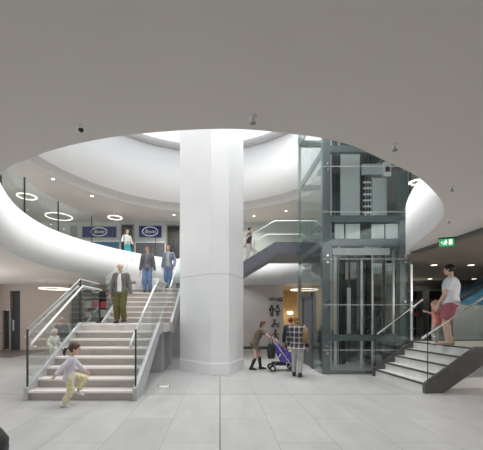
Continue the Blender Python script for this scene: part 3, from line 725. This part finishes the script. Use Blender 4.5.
# ------------------------------------------------------------------ shop fittings
def shelving(label, x, y, w, h, n, group):
    t = thing('shelving_unit', label, 'shelving', (x, y, 0), 0, group)
    for sx in (-w/2, w/2-.03): MB().box(sx, sx+.03, -.2, .2, 0, h).build('upright', M['shelf'], t)
    for i in range(n):
        z = .12 + i*(h-.14)/(n-1); MB().box(-w/2+.03, w/2-.03, -.2, .2, z-.02, z).build('shelf', M['shelf'], t)
    MB().box(-w/2, w/2, .2, .22, 0, h).build('back_panel', M['darkwall'], t)
    return t
def stock(x, y, z, w, h, m, label, group):
    t = MB().box(-w/2, w/2, -.14, .14, 0, h).build('stock_box', m, None, loc=(x, y, z), bevel=.012); return tag(t, label, 'box', group)
SG = 'boxes on the shop shelves'
for j, (x, lab) in enumerate(((-6.1, 'left bay of grey shop shelving behind the left staircase'), (-4.8, 'second bay of grey shop shelving behind the left staircase'), (-3.5, 'third bay of grey shop shelving behind the stair landing'))):
    shelving(lab, x, 15.3, 1.2, 2.5, 6, 'grey shop shelving bays')
    for i in range(6):
        z = .12 + i*(2.5-.14)/5
        if i == 5: continue
        for q in range(3):
            cn, mm = random.choice((('red', M['red']), ('mottled brown', M['stock']), ('white', M['frost']), ('mottled brown', M['stock']), ('grey', M['lgrey'])))
            stock(x-.37+q*.37, 15.27, z, .28, random.uniform(.2, .36), mm, '%s box, %s on %s shelf, %s shop bay behind left staircase' % (cn, ('left', 'middle', 'right')[q], ('lowest', 'second', 'third', 'fourth', 'fifth')[i], ('left', 'second', 'third')[j]), SG)
for j, (x, lab) in enumerate(((7.2, 'dark shelving bay behind the toddler in coral'), (8.7, 'dark shelving bay behind the man in the white t-shirt'))):
    shelving(lab, x, 12.1, 1.3, 2.6, 6, 'dark shelving bays right of the lift')
    for i in range(3, 5):
        for q in range(3): stock(x-.42+q*.40, 12.08, .12+i*(2.6-.14)/5, .28, random.uniform(.15, .3), M['red' if (i+q) % 2 else 'stock'], '%s box, %s on %s shelf in dark bay behind the %s' % ('red' if (i+q) % 2 else 'brown', ('left', 'middle', 'right')[q], ('fourth', 'fifth')[i-3], ('toddler', 'man in the white t-shirt')[j]), 'boxes in the dark shop')
# made-up sloping block for an unidentified blue patch beyond the right landing
t = thing('escalator', 'blue clad sloping escalator side beyond the right-hand landing', 'escalator', (0, 9.1, 0))
xa = at(456, 9.1)
MB().prism([(xa, 0, zat(305, 9.1)), (xa+.25, 0, zat(299, 9.1)+.02), (xa+3.6, 0, 4.0), (xa+3.6, 0, zat(305, 9.1))], (0, .9, 0)).build('side_cladding', M['blue'], t)
MB().box(xa-.1, xa+3.6, -.02, .92, 0, zat(305, 9.1)).build('base', M['soffit'], t)
MB().tube([(xa+.15, 0, zat(299, 9.1)+.0), (xa+3.6, 0, 4.05)], .05, 8).build('handrail', M['black'], t)

t = MB().box(-10.2, -7.9, 11.6, 14.25, 0, .012).build('door_mat', M['darkfloor'], None); tag(t, 'brown entrance matting in front of the dark doors at left', 'mat')  # thin brown sheet in place of a brown reflection on the floor
# floor access hatch, bin at the picture's edge
t = thing('floor_hatch', 'small square access hatch in the floor beside the left staircase', 'hatch', (at(164, 6.9), 6.9, 0), .1)
b = MB(); w = .13
for x0, x1, y0, y1 in ((-w, w, -w, -w+.018), (-w, w, w-.018, w), (-w, -w+.018, -w, w), (w-.018, w, -w, w)): b.box(x0, x1, y0, y1, .0, .003)
b.build('frame', M['dstringer'], t); MB().box(-w+.018, w-.018, -w+.018, w-.018, 0, .002).build('cover', M['gstep'], t)
YBIN = 2.45; t = thing('litter_bin', 'black rounded litter bin cut off by the lower left edge', 'bin', (at(2.5, YBIN)-.26, YBIN, 0))
zt = zat(428, YBIN)
MB().lathe([(.20, 0), (.22, .02), (.26, zt*.72), (.255, zt*.75)], n=32).build('body', M['black'], t, smooth=True)
MB().lathe([(.258, zt*.76), (.26, zt*.8), (.21, zt*.92), (.09, zt*.99), (.001, zt)], n=32).build('lid', M['black'], t, smooth=True)

# ------------------------------------------------------------------ people
def ik(a, tgt, l1, l2, pole):
    a, tgt = V(a), V(tgt); d = tgt - a; L = min(d.length, (l1+l2)*.998); dn = d.normalized(); tgt = a + dn*L
    ca = (l1*l1 + L*L - l2*l2) / (2*l1*L); ca = max(-1, min(1, ca)); p = V(pole); p = (p - dn*p.dot(dn)).normalized()
    return a + dn*l1*ca + p*l1*math.sqrt(max(0, 1-ca*ca)), tgt

def person(label, loc, yaw, h, feet, hands, lean=0., side_=0., pelvis=(0, 0, .515), hs=1., fem=False, skin='skin', headyaw=0., headpitch=0.,
           top=None, sleeve=1., hem=.47, bottom=('trousers', 'jean'), cuff=.06, shoes='bshoe', hair=('short', 'h_brown'), loose=0., tloose=None, flare=0., bulk=1., palm=None, curl=.5,
           shirt=None, boots=0., footyaw=(0, 0), footpitch=(0, 0), vox=.0075, group=None, twist=0., elbow=None):
    """local frame in metres, facing -Y; feet, hands, pelvis in units of the height"""
    t = thing('person', label, 'person', loc, yaw, group)
    hh = .13*h*hs; k = (h - hh)/.87; B = k                          # B scales everything below the chin
    X = V((math.cos(twist), math.sin(twist), 0)); u = V((math.sin(side_), -math.sin(lean)*math.cos(side_), math.cos(lean)*math.cos(side_))); u = (u + V((0,0,0))).normalized()
    X = (X - u*X.dot(u)).normalized(); f = X.cross(u)
    Pl = V(pelvis)*B
    S = lambda s, x=0., y=0.: Pl + (u*s + X*x + f*y)*B
    sw = .094 if fem else .095
    rings0 = [(-.055, .055, .05), (-.015, .092 if not fem else .097, .066), (.03, .090, .062), (.09, .078 if not fem else .070, .055), (.16, .088, .064), (.22, .096 if not fem else .088, .066), (.275, .090 if not fem else .082, .052), (.305, .05, .038), (.32, .03, .03)]
    rings0 = [(a, b_*(bulk if .0 < a < .28 else 1), c*(bulk if a < .28 else 1)) for a, b_, c in rings0]; sw *= bulk
    def torso(b, s0, s1, g, gx=1.):
        rs = [r for r in rings0 if s0 < r[0] < s1]
        def lerp(s):
            for (a, b1, c1), (d, e, g1) in zip(rings0, rings0[1:]):
                if a <= s <= d: q = (s-a)/(d-a); return (s, b1+(e-b1)*q, c1+(g1-c1)*q)
            return (s,) + (rings0[0][1:] if s < rings0[0][0] else rings0[-1][1:])
        rs = [lerp(s0)] + rs + [lerp(s1)]
        b.loft([b.ering(S(s), X, f, (a*gx+g)*B, (c+g)*B, 20) for s, a, c in rs])
    b = MB(); torso(b, -.055, .32, 0)
    # legs
    legs = []
    for i, sx in enumerate((-1, 1)):
        hip = S(0, sx*.050); fx, fy, fz = feet[i]; ank = V((fx, fy, fz+.045))*B
        fd = V((math.sin(footyaw[i]), -math.cos(footyaw[i]), 0)); knee, ank = ik(hip, ank, .245*B, .235*B, V((sx*.08, -1, .1)) + fd*.6)
        b.cap(hip, knee, .050*B, .032*B); b.cap(knee, ank, .031*B, .020*B); b.ball(knee+(ank-knee)*.28+V((0, .008*B, 0)), .030*B, h=.055*B)
        pt = footpitch[i]; dr = V((fd.x*math.cos(pt), fd.y*math.cos(pt), -math.sin(pt)))
        upv = V((fd.x*math.sin(pt), fd.y*math.sin(pt), math.cos(pt)))
        heel = ank - upv*.027*B - dr*.018*B; toe = ank - upv*.030*B + dr*.085*B
        b.cap(heel, toe, .017*B, .013*B)
        legs.append((hip, knee, ank, dr, upv, fd))
    arms = []
    for i, sx in enumerate((-1, 1)):
        sh = S(.277, sx*sw, .0); hx, hy, hz = hands[i]; tgt = V((hx, hy, hz))*B
        pole = elbow[i] if elbow and elbow[i] else (sx*.6, .8, -.5)
        el, wr = ik(sh, tgt, .172*B, .150*B, pole)
        b.cap(S(.27, sx*sw*.6), sh, .034*B, .034*B); b.cap(sh, el, .031*B, .023*B); b.cap(el, wr, .023*B, .0155*B)
        d = (wr-el).normalized(); n_ = V(palm[i]) if palm and palm[i] else V((-sx, 0, 0))
        n_ = (n_ - d*n_.dot(d)).normalized(); s_ = d.cross(n_)
        if sx < 0: s_ = -s_                        # thumb side
        # palm, four fingers, thumb
        pc = wr + d*.028*B
        b.loft([b.ering(wr - d*.004*B, s_, n_, .014*B, .011*B, 10), b.ering(wr + d*.02*B, s_, n_, .020*B, .0095*B, 10), b.ering(wr + d*.052*B, s_, n_, .023*B, .009*B, 10), b.ering(wr + d*.058*B, s_, n_, .019*B, .006*B, 10)])
        for j, ln in enumerate((.040, .046, .043, .033)):
            off = .0175 - j*.0117; p = wr + d*.052*B + s_*off*B; a = curl*.55
            dir_ = (d + s_*(.10-.07*j)).normalized(); rad = .0052*B
            for q, fr in enumerate((.45, .32, .23)):
                dd = (dir_*math.cos(a) + n_*math.sin(a)).normalized(); p2 = p + dd*ln*fr*B
                b.cap(p, p2, rad, rad*.9, 8); p, rad = p2, rad*.9; a += curl*.75
        p = wr + d*.014*B + s_*.016*B; td = (d*.75 + s_*.75 + n_*.25).normalized(); p2 = p + td*.024*B; b.cap(p, p2, .0075*B, .006*B, 8)
        td = (d*.9 + s_*.2 + n_*(.2+.4*curl)).normalized(); b.cap(p2, p2 + td*.022*B, .006*B, .0048*B, 8)
        arms.append((sh, el, wr, d))
    # head
    nb = S(.305); hu = (u*.5 + V((0, 0, 1))*.5).normalized()
    hf0 = V((f.x, f.y, 0)).normalized(); hf = Matrix.Rotation(headyaw, 3, 'Z') @ hf0; hf = (hf*math.cos(headpitch) - V((0, 0, 1))*math.sin(headpitch)).normalized()
    hx = hf.cross(hu).normalized()*-1; hx = hu.cross(hf).normalized()*-1; hz = hx.cross(hf)
    if hz.z < 0: hz = -hz
    hc = S(.345) + hz*(hh*.5) + hf*hh*.10
    b.cap(nb, hc - hz*hh*.28 - hf*hh*.08, .030*B if not fem else .026*B, .027*B if not fem else .024*B)
    A_, D_ = .36*hh, .44*hh
    b.ball(hc + hz*.08*hh - hf*.02*hh, A_, D_, .43*hh, hx, hf, hz, 18, 12)
    b.ball(hc - hz*.22*hh + hf*.13*hh, .26*hh, .27*hh, .29*hh, hx, hf, hz, 16, 10)
    b.cap(hc + hz*.06*hh + hf*.39*hh, hc - hz*.09*hh + hf*.50*hh, .028*hh, .05*hh, 8)        # nose
    b.ball(hc + hz*.12*hh + hf*.35*hh, .25*hh, .08*hh, .05*hh, hx, hf, hz, 12, 6)             # brow
    b.ball(hc - hz*.40*hh + hf*.30*hh, .10*hh, .09*hh, .08*hh, hx, hf, hz, 10, 6)             # chin
    for sx in (-1, 1):
        b.ball(hc + hx*sx*A_*1.0 - hz*.03*hh - hf*.04*hh, .035*hh, .075*hh, .12*hh, hx, hf, hz, 10, 6)
    body = b.remesh('body', M[skin], t, vox, 2)
    for sx in (-1, 1):
        MB().ball(hc + hx*sx*.15*hh + hz*.035*hh + hf*.385*hh, .045*hh, .035*hh, .03*hh, hx, hf, hz, 10, 6).build('eye', M['eye'], body, smooth=True)
        if hair[1] != 'none':
            MB().cap(hc + hx*sx*.07*hh + hz*.13*hh + hf*.42*hh, hc + hx*sx*.23*hh + hz*.12*hh + hf*.37*hh, .016*hh, .012*hh, 6).build('eyebrow', M[hair[1]], body, smooth=True)
    MB().ball(hc - hz*.23*hh + hf*.405*hh, .10*hh, .03*hh, .025*hh, hx, hf, hz, 12, 6).build('mouth', M['lip_c'], body, smooth=True)
    # hair
    st, hm = hair
    b = MB(); b.ball(hc + hz*.10*hh - hf*.04*hh, A_*1.10, D_*1.07, .45*hh, hx, hf, hz, 18, 12)
    cuts = [(hc + hf*.22*hh + hz*.16*hh, (hf*.80 - hz*.60).normalized())]
    if st == 'long' or st == 'bob':
        Lh = .85 if st == 'long' else .52
        b.loft([b.ering(hc - hf*.16*hh + hz*.05*hh, hx, hf, .42*hh, .30*hh, 14), b.ering(hc - hf*.20*hh - hz*.3*hh, hx, hf, .42*hh, .26*hh, 14), b.ering(hc - hf*.22*hh - hz*(Lh+.1)*hh, hx, hf, .36*hh, .18*hh, 14)])
        for sx in (-1, 1): b.cap(hc + hx*sx*.36*hh + hz*.1*hh, hc + hx*sx*.38*hh - hz*Lh*hh + hf*.04*hh, .10*hh, .09*hh)
    if st == 'pony':
        b.ball(hc - hf*.48*hh - hz*.02*hh, .09*hh); b.tube([hc - hf*.46*hh, hc - hf*.66*hh - hz*.1*hh, hc - hf*.70*hh - hz*.4*hh, hc - hf*.62*hh - hz*.72*hh], [.09*hh, .13*hh, .13*hh, .04*hh], 10)
    if st == 'bald':
        cuts.append((hc + hz*.14*hh, hz)); cuts[0] = (hc + hf*.05*hh, hf)
    if st in ('short', 'bald', 'pony'): cuts.append((hc - hz*.22*hh - hf*.0, (-hz).normalized())) if st != 'pony' else None
    b.remesh('hair', M[hm], t, vox, 2, cuts)
    # clothing
    if bottom[0] in ('trousers', 'shorts'):
        b = MB(); torso(b, -.055, .085, .012)
        for hip, knee, ank, dr, upv, fd in legs:
            lo = .008 + (loose if tloose is None else tloose)
            b.ball(hip, (.052+lo*.6)*B); 
            if bottom[0] == 'shorts':
                e = hip + (knee-hip)*.86; b.cone(hip, e, (.053+lo*.6)*B, (.048+lo)*B)
            else:
                e = ank + (knee-ank)*cuff*1.5; b.cone(hip, knee, (.053+lo*.6)*B, (.036+lo)*B); b.ball(knee, (.036+lo)*B); b.cone(knee, e, (.036+lo)*B, (.026+lo)*B)
        b.ball(S(-.035), .058*B, .055*B, .045*B)
        b.remesh(bottom[0], M[bottom[1]], t, vox*1.15, 3)
    elif bottom[0] == 'skirt':
        b = MB(); hz_ = bottom[2]; mid = (legs[0][1]+legs[1][1])/2; c0 = S(.06); c1 = S(-.02); c2 = c1.lerp(mid, hz_)
        b.loft([b.ering(c0, X, f, .088*B, .070*B, 18), b.ering(c1, X, f, .108*B, .086*B, 18), b.ering(c2, X, f, .118*B, .108*B, 18)])
        b.remesh('skirt', M[bottom[1]], t, vox*1.15, 2)
    if top:
        b = MB(); s0 = hem - .515; g = .011 + loose*.5
        if s0 < -.055: b.loft([b.ering(S(s0), X, f, (.100+g)*B*(1+flare), (.078+g)*B*(1+flare), 20), b.ering(S(-.01), X, f, (.096+g)*B, (.070+g)*B, 20)]); torso(b, -.055, .312, g)
        else: torso(b, s0, .312, g)
        for sh, el, wr, d in arms:
            b.ball(sh, (.030+g)*B); sh0 = S(.262).lerp(sh, .4); b.cone(sh0, sh, (.032+g)*B, (.030+g)*B)
            if sleeve <= .5: b.cone(sh, sh.lerp(el, sleeve*1.75), (.032+g)*B, (.029+g)*B)
            else: b.cone(sh, el, (.032+g)*B, (.026+g*.8)*B); b.ball(el, (.026+g*.8)*B); b.cone(el, el.lerp(wr, min(.97, sleeve)), (.026+g*.8)*B, (.018+g*.8)*B)
        b.remesh({'cardi': 'cardigan', 'gjack': 'jacket', 'djack': 'jacket', 'plaid': 'coat', 'kbrown': 'dress_top'}.get(top, 'shirt'), M[top], t, vox*1.15, 3)
        if shirt:
            b = MB(); b.loft([b.ering(S(s_, 0, .018), X, f, a*B, c*B, 14) for s_, a, c in ((-.0, .060, .074), (.09, .056, .066), (.16, .056, .076), (.22, .050, .078), (.275, .040, .060), (.305, .030, .044))])
            b.remesh('shirt', M[shirt], t, vox*1.15, 2)
    if shoes:
        for (hip, knee, ank, dr, upv, fd) in legs:
            b = MB(); sv = fd.cross(V((0, 0, 1))).normalized(); base = ank - upv*.045*B
            b.loft([b.ering(base + dr*q*B + upv*zc*B, sv, upv, a*B, c*B, 12) for q, zc, a, c in ((-.040, .018, .012, .012), (-.032, .024, .024, .023), (0, .030, .026, .029), (.04, .024, .028, .023), (.08, .018, .030, .017), (.105, .015, .022, .013), (.115, .013, .010, .008))])
            if boots: b.cone(ank - upv*.01*B, ank.lerp(knee, boots), .030*B, .036*B)
            b.remesh('boot' if boots else 'shoe', M[shoes], t, vox, 1, [(base, -upv)])
    return dict(root=t, hand=[a[2] + a[3]*.06*B for a in arms], S=S, B=B)

def carrier_bag(label, p, w, h, m, name='carrier_bag', cat='bag', group=None, rot=0.):
    t = thing(name, label, cat, (p[0], p[1], p[2]-h-.18), rot, group)
    b = MB(); b.loft([b.ering((0, 0, z), (1,0,0), (0,1,0), w*a, w*c, 14) for z, a, c in ((0, .36, .26), (.02, .48, .34), (h*.5, .54, .36), (h*.85, .42, .26), (h, .30, .12))]); b.build('sack', m, t, smooth=True)
    for s_ in (-1, 1): MB().tube([(-w*.2, s_*.015, h-.02), (-w*.1, s_*.01, h+.12), (0, 0, h+.18), (w*.1, s_*.01, h+.12), (w*.2, s_*.015, h-.02)], .007, 6).build('handle', m, t, smooth=True)
    return t
def world(pr, p): return pr['root'].matrix_world @ p if False else (Matrix.Translation(pr['root'].location) @ Matrix.Rotation(pr['root'].rotation_euler.z, 4, 'Z')) @ p

DN = (0, 0)
# girl running up to the stairs: faces right and a little away, torso leaning forward
gx, gy = at(69, 5.42), 5.42
person('small dark-haired girl in lilac top and yellow trousers running to the stairs', (gx, gy, 0), math.radians(112), 1.15,
       feet=((-.05, .08, .0), (.05, -.13, .17)), hands=((-.22, .27, .44), (.12, -.28, .50)), lean=.12, pelvis=(0, -.0, .495), hs=1.45, skin='palesk', headpitch=.25,
       top='lilac', sleeve=.95, hem=.43, bottom=('trousers', 'yellow'), loose=.016, cuff=.10, shoes='wshoe', hair=('pony', 'h_brown'), fem=True, footpitch=(.15, .35), curl=.35, vox=.0065)
# older man coming down
zl = Lz
person('older man in charcoal cardigan and olive trousers walking down left stairs', (at(121, 8.75), 8.75, zl), math.radians(-4), 1.72,
       feet=((-.055, -.02, 0), (.05, .02, .02)), hands=((-.175, -.04, .46), (.17, .0, .455)), lean=-.02, side_=0, headpitch=.25, headyaw=-.2, top='cardi', sleeve=.97, hem=.47, shirt='wshirt',
       bottom=('trousers', 'olive'), loose=.012, shoes='bshoe', hair=('bald', 'h_grey'), skin='palesk')
# couple on the upper flight
def stepz(Y): 
    i = math.floor((Y - (Y0+Lb))/T_) + 1; return Lz + max(0, min(8, i))*R_
yc = Y0+Lb + 5*T_ + .14; zc = stepz(yc)
pr = person('man in slate jacket and jeans carrying carrier bags down the upper stairs', (at(147.5, yc), yc, zc), 0, 1.66,
       feet=((-.05, -.005, 0), (.05, .02, .0)), hands=((-.165, -.0, .43), (.165, -.02, .44)), top='gjack', sleeve=.97, hem=.46, shirt='purple', bottom=('trousers', 'jean'), loose=.008, shoes='bshoe', hair=('short', 'h_brown'), headpitch=.15, curl=1.0)
hw = [world(pr, p) for p in pr['hand']]
carrier_bag("white carrier bag hanging from the jacketed man's hand nearer the glass, at left", hw[0], .26, .30, M['bag'], group='carrier bags')
carrier_bag("white carrier bag in the jacketed man's other hand, beside the auburn-haired woman", hw[1], .24, .28, M['bag'], group='carrier bags')
yw = Y0+Lb + 6*T_ + .14; zw = stepz(yw)
person('auburn-haired woman in denim jacket and jeans coming down the upper stairs', (at(168.5, yw), yw, zw), math.radians(-8), 1.60,
       feet=((-.045, -.0, 0), (.045, .02, .0)), hands=((-.135, -.05, .45), (.15, -.06, .50)), fem=True, top='djack', sleeve=.97, hem=.45, shirt='lgrey', bottom=('trousers', 'jean'), loose=.004, shoes='bshoe', hair=('long', 'h_red'), skin='palesk', headpitch=.1)
# woman on the first floor
person('woman in white blouse and teal skirt standing at the first-floor balustrade', (at(127, 14.9), 14.9, FL), math.radians(50), 1.66,
       feet=((-.05, 0, 0), (.05, 0, 0)), hands=((-.10, -.14, .60), (.12, -.12, .58)), fem=True, top='wshirt', sleeve=.9, hem=.50, bottom=('skirt', 'teal', .8), shoes='bshoe', hair=('bob', 'h_tan'), skin='palesk', vox=.009)
# man climbing flight three
i3 = 5; xm = X3 + (i3-1)*T_ + .16
person('dark-haired man in dark t-shirt climbing the far flight right of the column', (at(248, 12.3), 12.3, Z2 + (math.floor((at(248, 12.3)-X3)/T_)+1)*R_), math.radians(95), 1.58,
       feet=((-.05, .13, 0), (.05, -.14, .11)), hands=((-.16, .10, .50), (.17, -.16, .52)), lean=.12, pelvis=(0, 0, .50), top='dtee', sleeve=.35, hem=.47, bottom=('trousers', 'stone'), loose=.012, shoes='wshoe', hair=('short', 'h_dark'), vox=.009)
# woman pushing the stroller, facing right
yk = 9.1
person('woman in khaki knit dress and black boots leaning to push the stroller', (at(256, yk), yk, 0), math.radians(88), 1.52,
       feet=((-.05, .10, 0), (.05, -.09, 0)), hands=((-.11, -.37, .58), (.11, -.37, .58)), lean=.42, pelvis=(0, .03, .505), fem=True, top='kbrown', sleeve=.35, hem=.47, bottom=('skirt', 'kbrown', .42),
       shoes='bshoe', boots=.85, hair=('bob', 'h_brown'), skin='palesk', headpitch=.2, curl=1.1, palm=((0, 0, -1), (0, 0, -1)))
# person in the tartan coat, seen from behind
yp = 8.05
person('person in tartan wool coat and pale trousers standing behind the stroller', (at(297.3, yp), yp, 0), math.radians(158), 1.60,
       feet=((-.05, .05, 0), (.06, -.04, 0)), hands=((-.15, -.08, .48), (.17, -.12, .50)), fem=True, top='plaid', sleeve=.97, hem=.45, loose=.035, tloose=.002, flare=.32, bottom=('trousers', 'lgrey'), shoes='bshoe', boots=.25, hair=('bob', 'h_tan'), lean=.05, headpitch=.3, headyaw=.4, twist=.1)
t = thing('fur_bag', 'tan furry shoulder bag hanging at the back of the tartan coat', 'bag', (at(306, 7.9)+.0, 7.98, .88), .2)
b = MB(); b.loft([b.ering((0, 0, z), (1,0,0), (0,1,0), a, c, 14) for z, a, c in ((0, .07, .05), (.05, .11, .075), (.25, .10, .07), (.4, .07, .05))]); b.build('pouch', M['tanfur'], t, smooth=True)
MB().tube([(-.05, 0, .38), (-.12, .05, .52), (-.19, .1, .56)], .018, 8).build('strap', M['tanfur'], t, smooth=True)
# second person mostly hidden behind the tartan coat
person('person in dark navy coat standing close behind the tartan coat', (at(290.5, 9.7), 9.7, 0), math.radians(150), 1.55,
       feet=((-.05, 0, 0), (.05, 0, 0)), hands=((-.16, -.04, .46), (.16, -.04, .46)), top='navycloth', sleeve=.97, hem=.38, loose=.015, bottom=('trousers', 'navycloth'), hair=('short', 'h_red'), vox=.009)
# stroller
ys = 8.95; sx0 = at(277, ys)
t = thing('stroller', 'baby stroller with purple patterned seat on small black wheels', 'stroller', (sx0+.12, ys, 0), 0)
for dy in (-.20, .20):
    MB().tube([(-.30, dy, 1.0), (-.18, dy, .78), (.30, dy, .12)], .013, 8).build('frame_tube', M['steel'], t, smooth=True)
    MB().tube([(-.28, dy, .12), (-.05, dy, .50)], .013, 8).build('frame_tube', M['steel'], t, smooth=True)
    MB().tube([(-.28, dy, .12), (.30, dy, .12)], .010, 8).build('frame_tube', M['steel'], t, smooth=True)
    for wx in (-.28, .30):
        w = MB().tube([(wx, dy-.022, .09), (wx, dy+.022, .09)], .09, 20).build('wheel', M['rubber'], t)
        MB().tube([(wx, dy-.026, .09), (wx, dy+.026, .09)], .045, 14).build('hub', M['steel'], w)
MB().tube([(-.30, -.20, 1.0), (-.33, -.18, 1.03), (-.33, .18, 1.03), (-.30, .20, 1.0)], .016, 8).build('push_handle', M['black'], t, smooth=True)
MB().prism([(.06, -.18, .62), (.33, -.18, .50), (.37, -.18, .38), (.34, -.18, .27), (.0, -.18, .25), (-.24, -.18, .72), (-.10, -.18, .80)], (0, .36, 0)).build('seat', M['stroll'], t, bevel=.015)
MB().tube([(.30, -.19, .36), (.40, -.18, .22), (.40, .18, .22), (.30, .19, .36)], .014, 8).build('footrest', M['steel'], t, smooth=True)
MB().box(-.26, .12, -.16, .16, .16, .24).build('basket', M['navycloth'], t, bevel=.02)
MB().tube([(-.02, -.2, .60), (.18, -.19, .62), (.18, .19, .62), (-.02, .2, .60)], .014, 8).build('bumper_bar', M['stroll'], t, smooth=True)
carrier_bag('black shoulder bag hanging from the stroller handle', (sx0-.21, ys-.27, 1.02), .22, .46, M['black'], 'shoulder_bag')
t = MB().loft([MB().ering((0, 0, z), (1,0,0), (0,1,0), a, c, 14) for z, a, c in ((0, .10, .10), (.03, .13, .12), (.07, .11, .10), (.09, .03, .03))]).build('blanket', M['ymat'], None, smooth=True, loc=(sx0+.44, ys-.02, .52))
tag(t, 'folded yellow blanket lying on the stroller seat', 'blanket')
# man and toddler on the right landing
person('bearded man in white t-shirt and rose shorts standing on right landing', (at(451, 7.1), 7.1, LZ), math.radians(-128), 1.88, bulk=1.17,
       feet=((-.055, .0, 0), (.05, -.035, 0)), hands=((-.15, -.06, .45), (.07, -.14, .46)), skin='palesk', top='tee', sleeve=.40, hem=.49, loose=.012, bottom=('shorts', 'rose'), shoes='tshoe', hair=('short', 'h_dark'), headpitch=.08, headyaw=-.35)
person('toddler in coral top and pale trousers reaching for the stair handrail', (at(436.5, 7.42), 7.42, LZ), math.radians(-150), 1.06, bulk=1.2,
       feet=((-.05, 0, 0), (.05, 0, 0)), hands=((-.08, -.10, .86), (.38, -.05, .80)), hs=1.6, skin='palesk', top='coral', sleeve=.35, hem=.45, loose=.012, bottom=('trousers', 'stone'), shoes='wshoe', hair=('short', 'h_blond'), fem=True, vox=.0065)
# two people beyond the glass of the left staircase
person('child in cream floral jacket standing behind the left stair glass', (at(54.5, 9.6), 9.6, 0), math.radians(70), 1.20,
       feet=((-.05, .03, 0), (.05, -.03, 0)), hands=((-.16, -.10, .55), (.16, -.10, .55)), hs=1.3, skin='palesk', top='cream', sleeve=.95, hem=.42, loose=.03, bottom=('trousers', 'stone'), shoes='wshoe', hair=('bob', 'h_grey'), fem=True, vox=.008)
person('adult in dark jacket standing behind the child in cream floral jacket', (at(61.5, 10.4), 10.4, 0), math.radians(60), 1.56,
       feet=((-.05, .03, 0), (.05, -.03, 0)), hands=((-.17, -.04, .46), (.17, -.04, .46)), top='navycloth', sleeve=.95, hem=.42, loose=.012, bottom=('trousers', 'slate'), shoes='bshoe', hair=('short', 'h_grey'), vox=.009)

# ------------------------------------------------------------------ light
w = bpy.data.worlds.new('World'); sc.world = w; w.use_nodes = True; n = w.node_tree; bg = n.nodes['Background']
bg.inputs['Color'].default_value = (.93, .965, 1, 1); bg.inputs['Strength'].default_value = 1.2
def area(name, loc, rot, sx, sy, power, col=(1, 1, 1)):
    l = bpy.data.lights.new(name, 'AREA'); l.shape = 'RECTANGLE'; l.size = sx; l.size_y = sy; l.energy = power; l.color = col
    o = bpy.data.objects.new(name, l); C.objects.link(o); o.location = loc; o.rotation_euler = rot; return o
o = area('skylight', (1.0, 8.8, 10.5), (0, 0, 0), 7, 9, 850, (1, .99, .97)); o.data.spread = math.radians(140)
for x, y, z, p, c in ((at(290, 16.8), 16.7, 1.58, 10, (1, .80, .55)), (8.0, 4.6, 2.4, 210, (1, .94, .88)), (-8.4, 9.0, 1.5, 110, (1, .92, .83)), (-11.8, 10., 5.4, 260, (1, .97, .92)), (-4.6, 14.75, 2.9, 18, (1, .95, .9))):  # corridor lamp first; the other points are added fill lights without fittings
    l = bpy.data.lights.new('lamp', 'POINT'); l.energy = p; l.color = c; l.shadow_soft_size = .05; o = bpy.data.objects.new('lamp', l); C.objects.link(o); o.location = (x, y, z)

# ------------------------------------------------------------------ camera
cam = bpy.data.cameras.new('Camera'); co = bpy.data.objects.new('Camera', cam); C.objects.link(co)
co.location = (0, 0, EYE); co.rotation_euler = (PI/2, 0, 0); cam.sensor_width = 36; cam.lens = F/483*36
cam.shift_x = (241.5-CX)/483; cam.shift_y = (CY-225)/483; cam.clip_start = .05; cam.clip_end = 200
sc.camera = co
sc.view_settings.view_transform = 'Standard'; sc.view_settings.look = 'None'; sc.view_settings.gamma = 1; sc.view_settings.use_curve_mapping = False
sc.view_settings.exposure = 0.0
sc.cycles.transparent_max_bounces = 32; sc.cycles.max_bounces = 10; sc.cycles.diffuse_bounces = 5
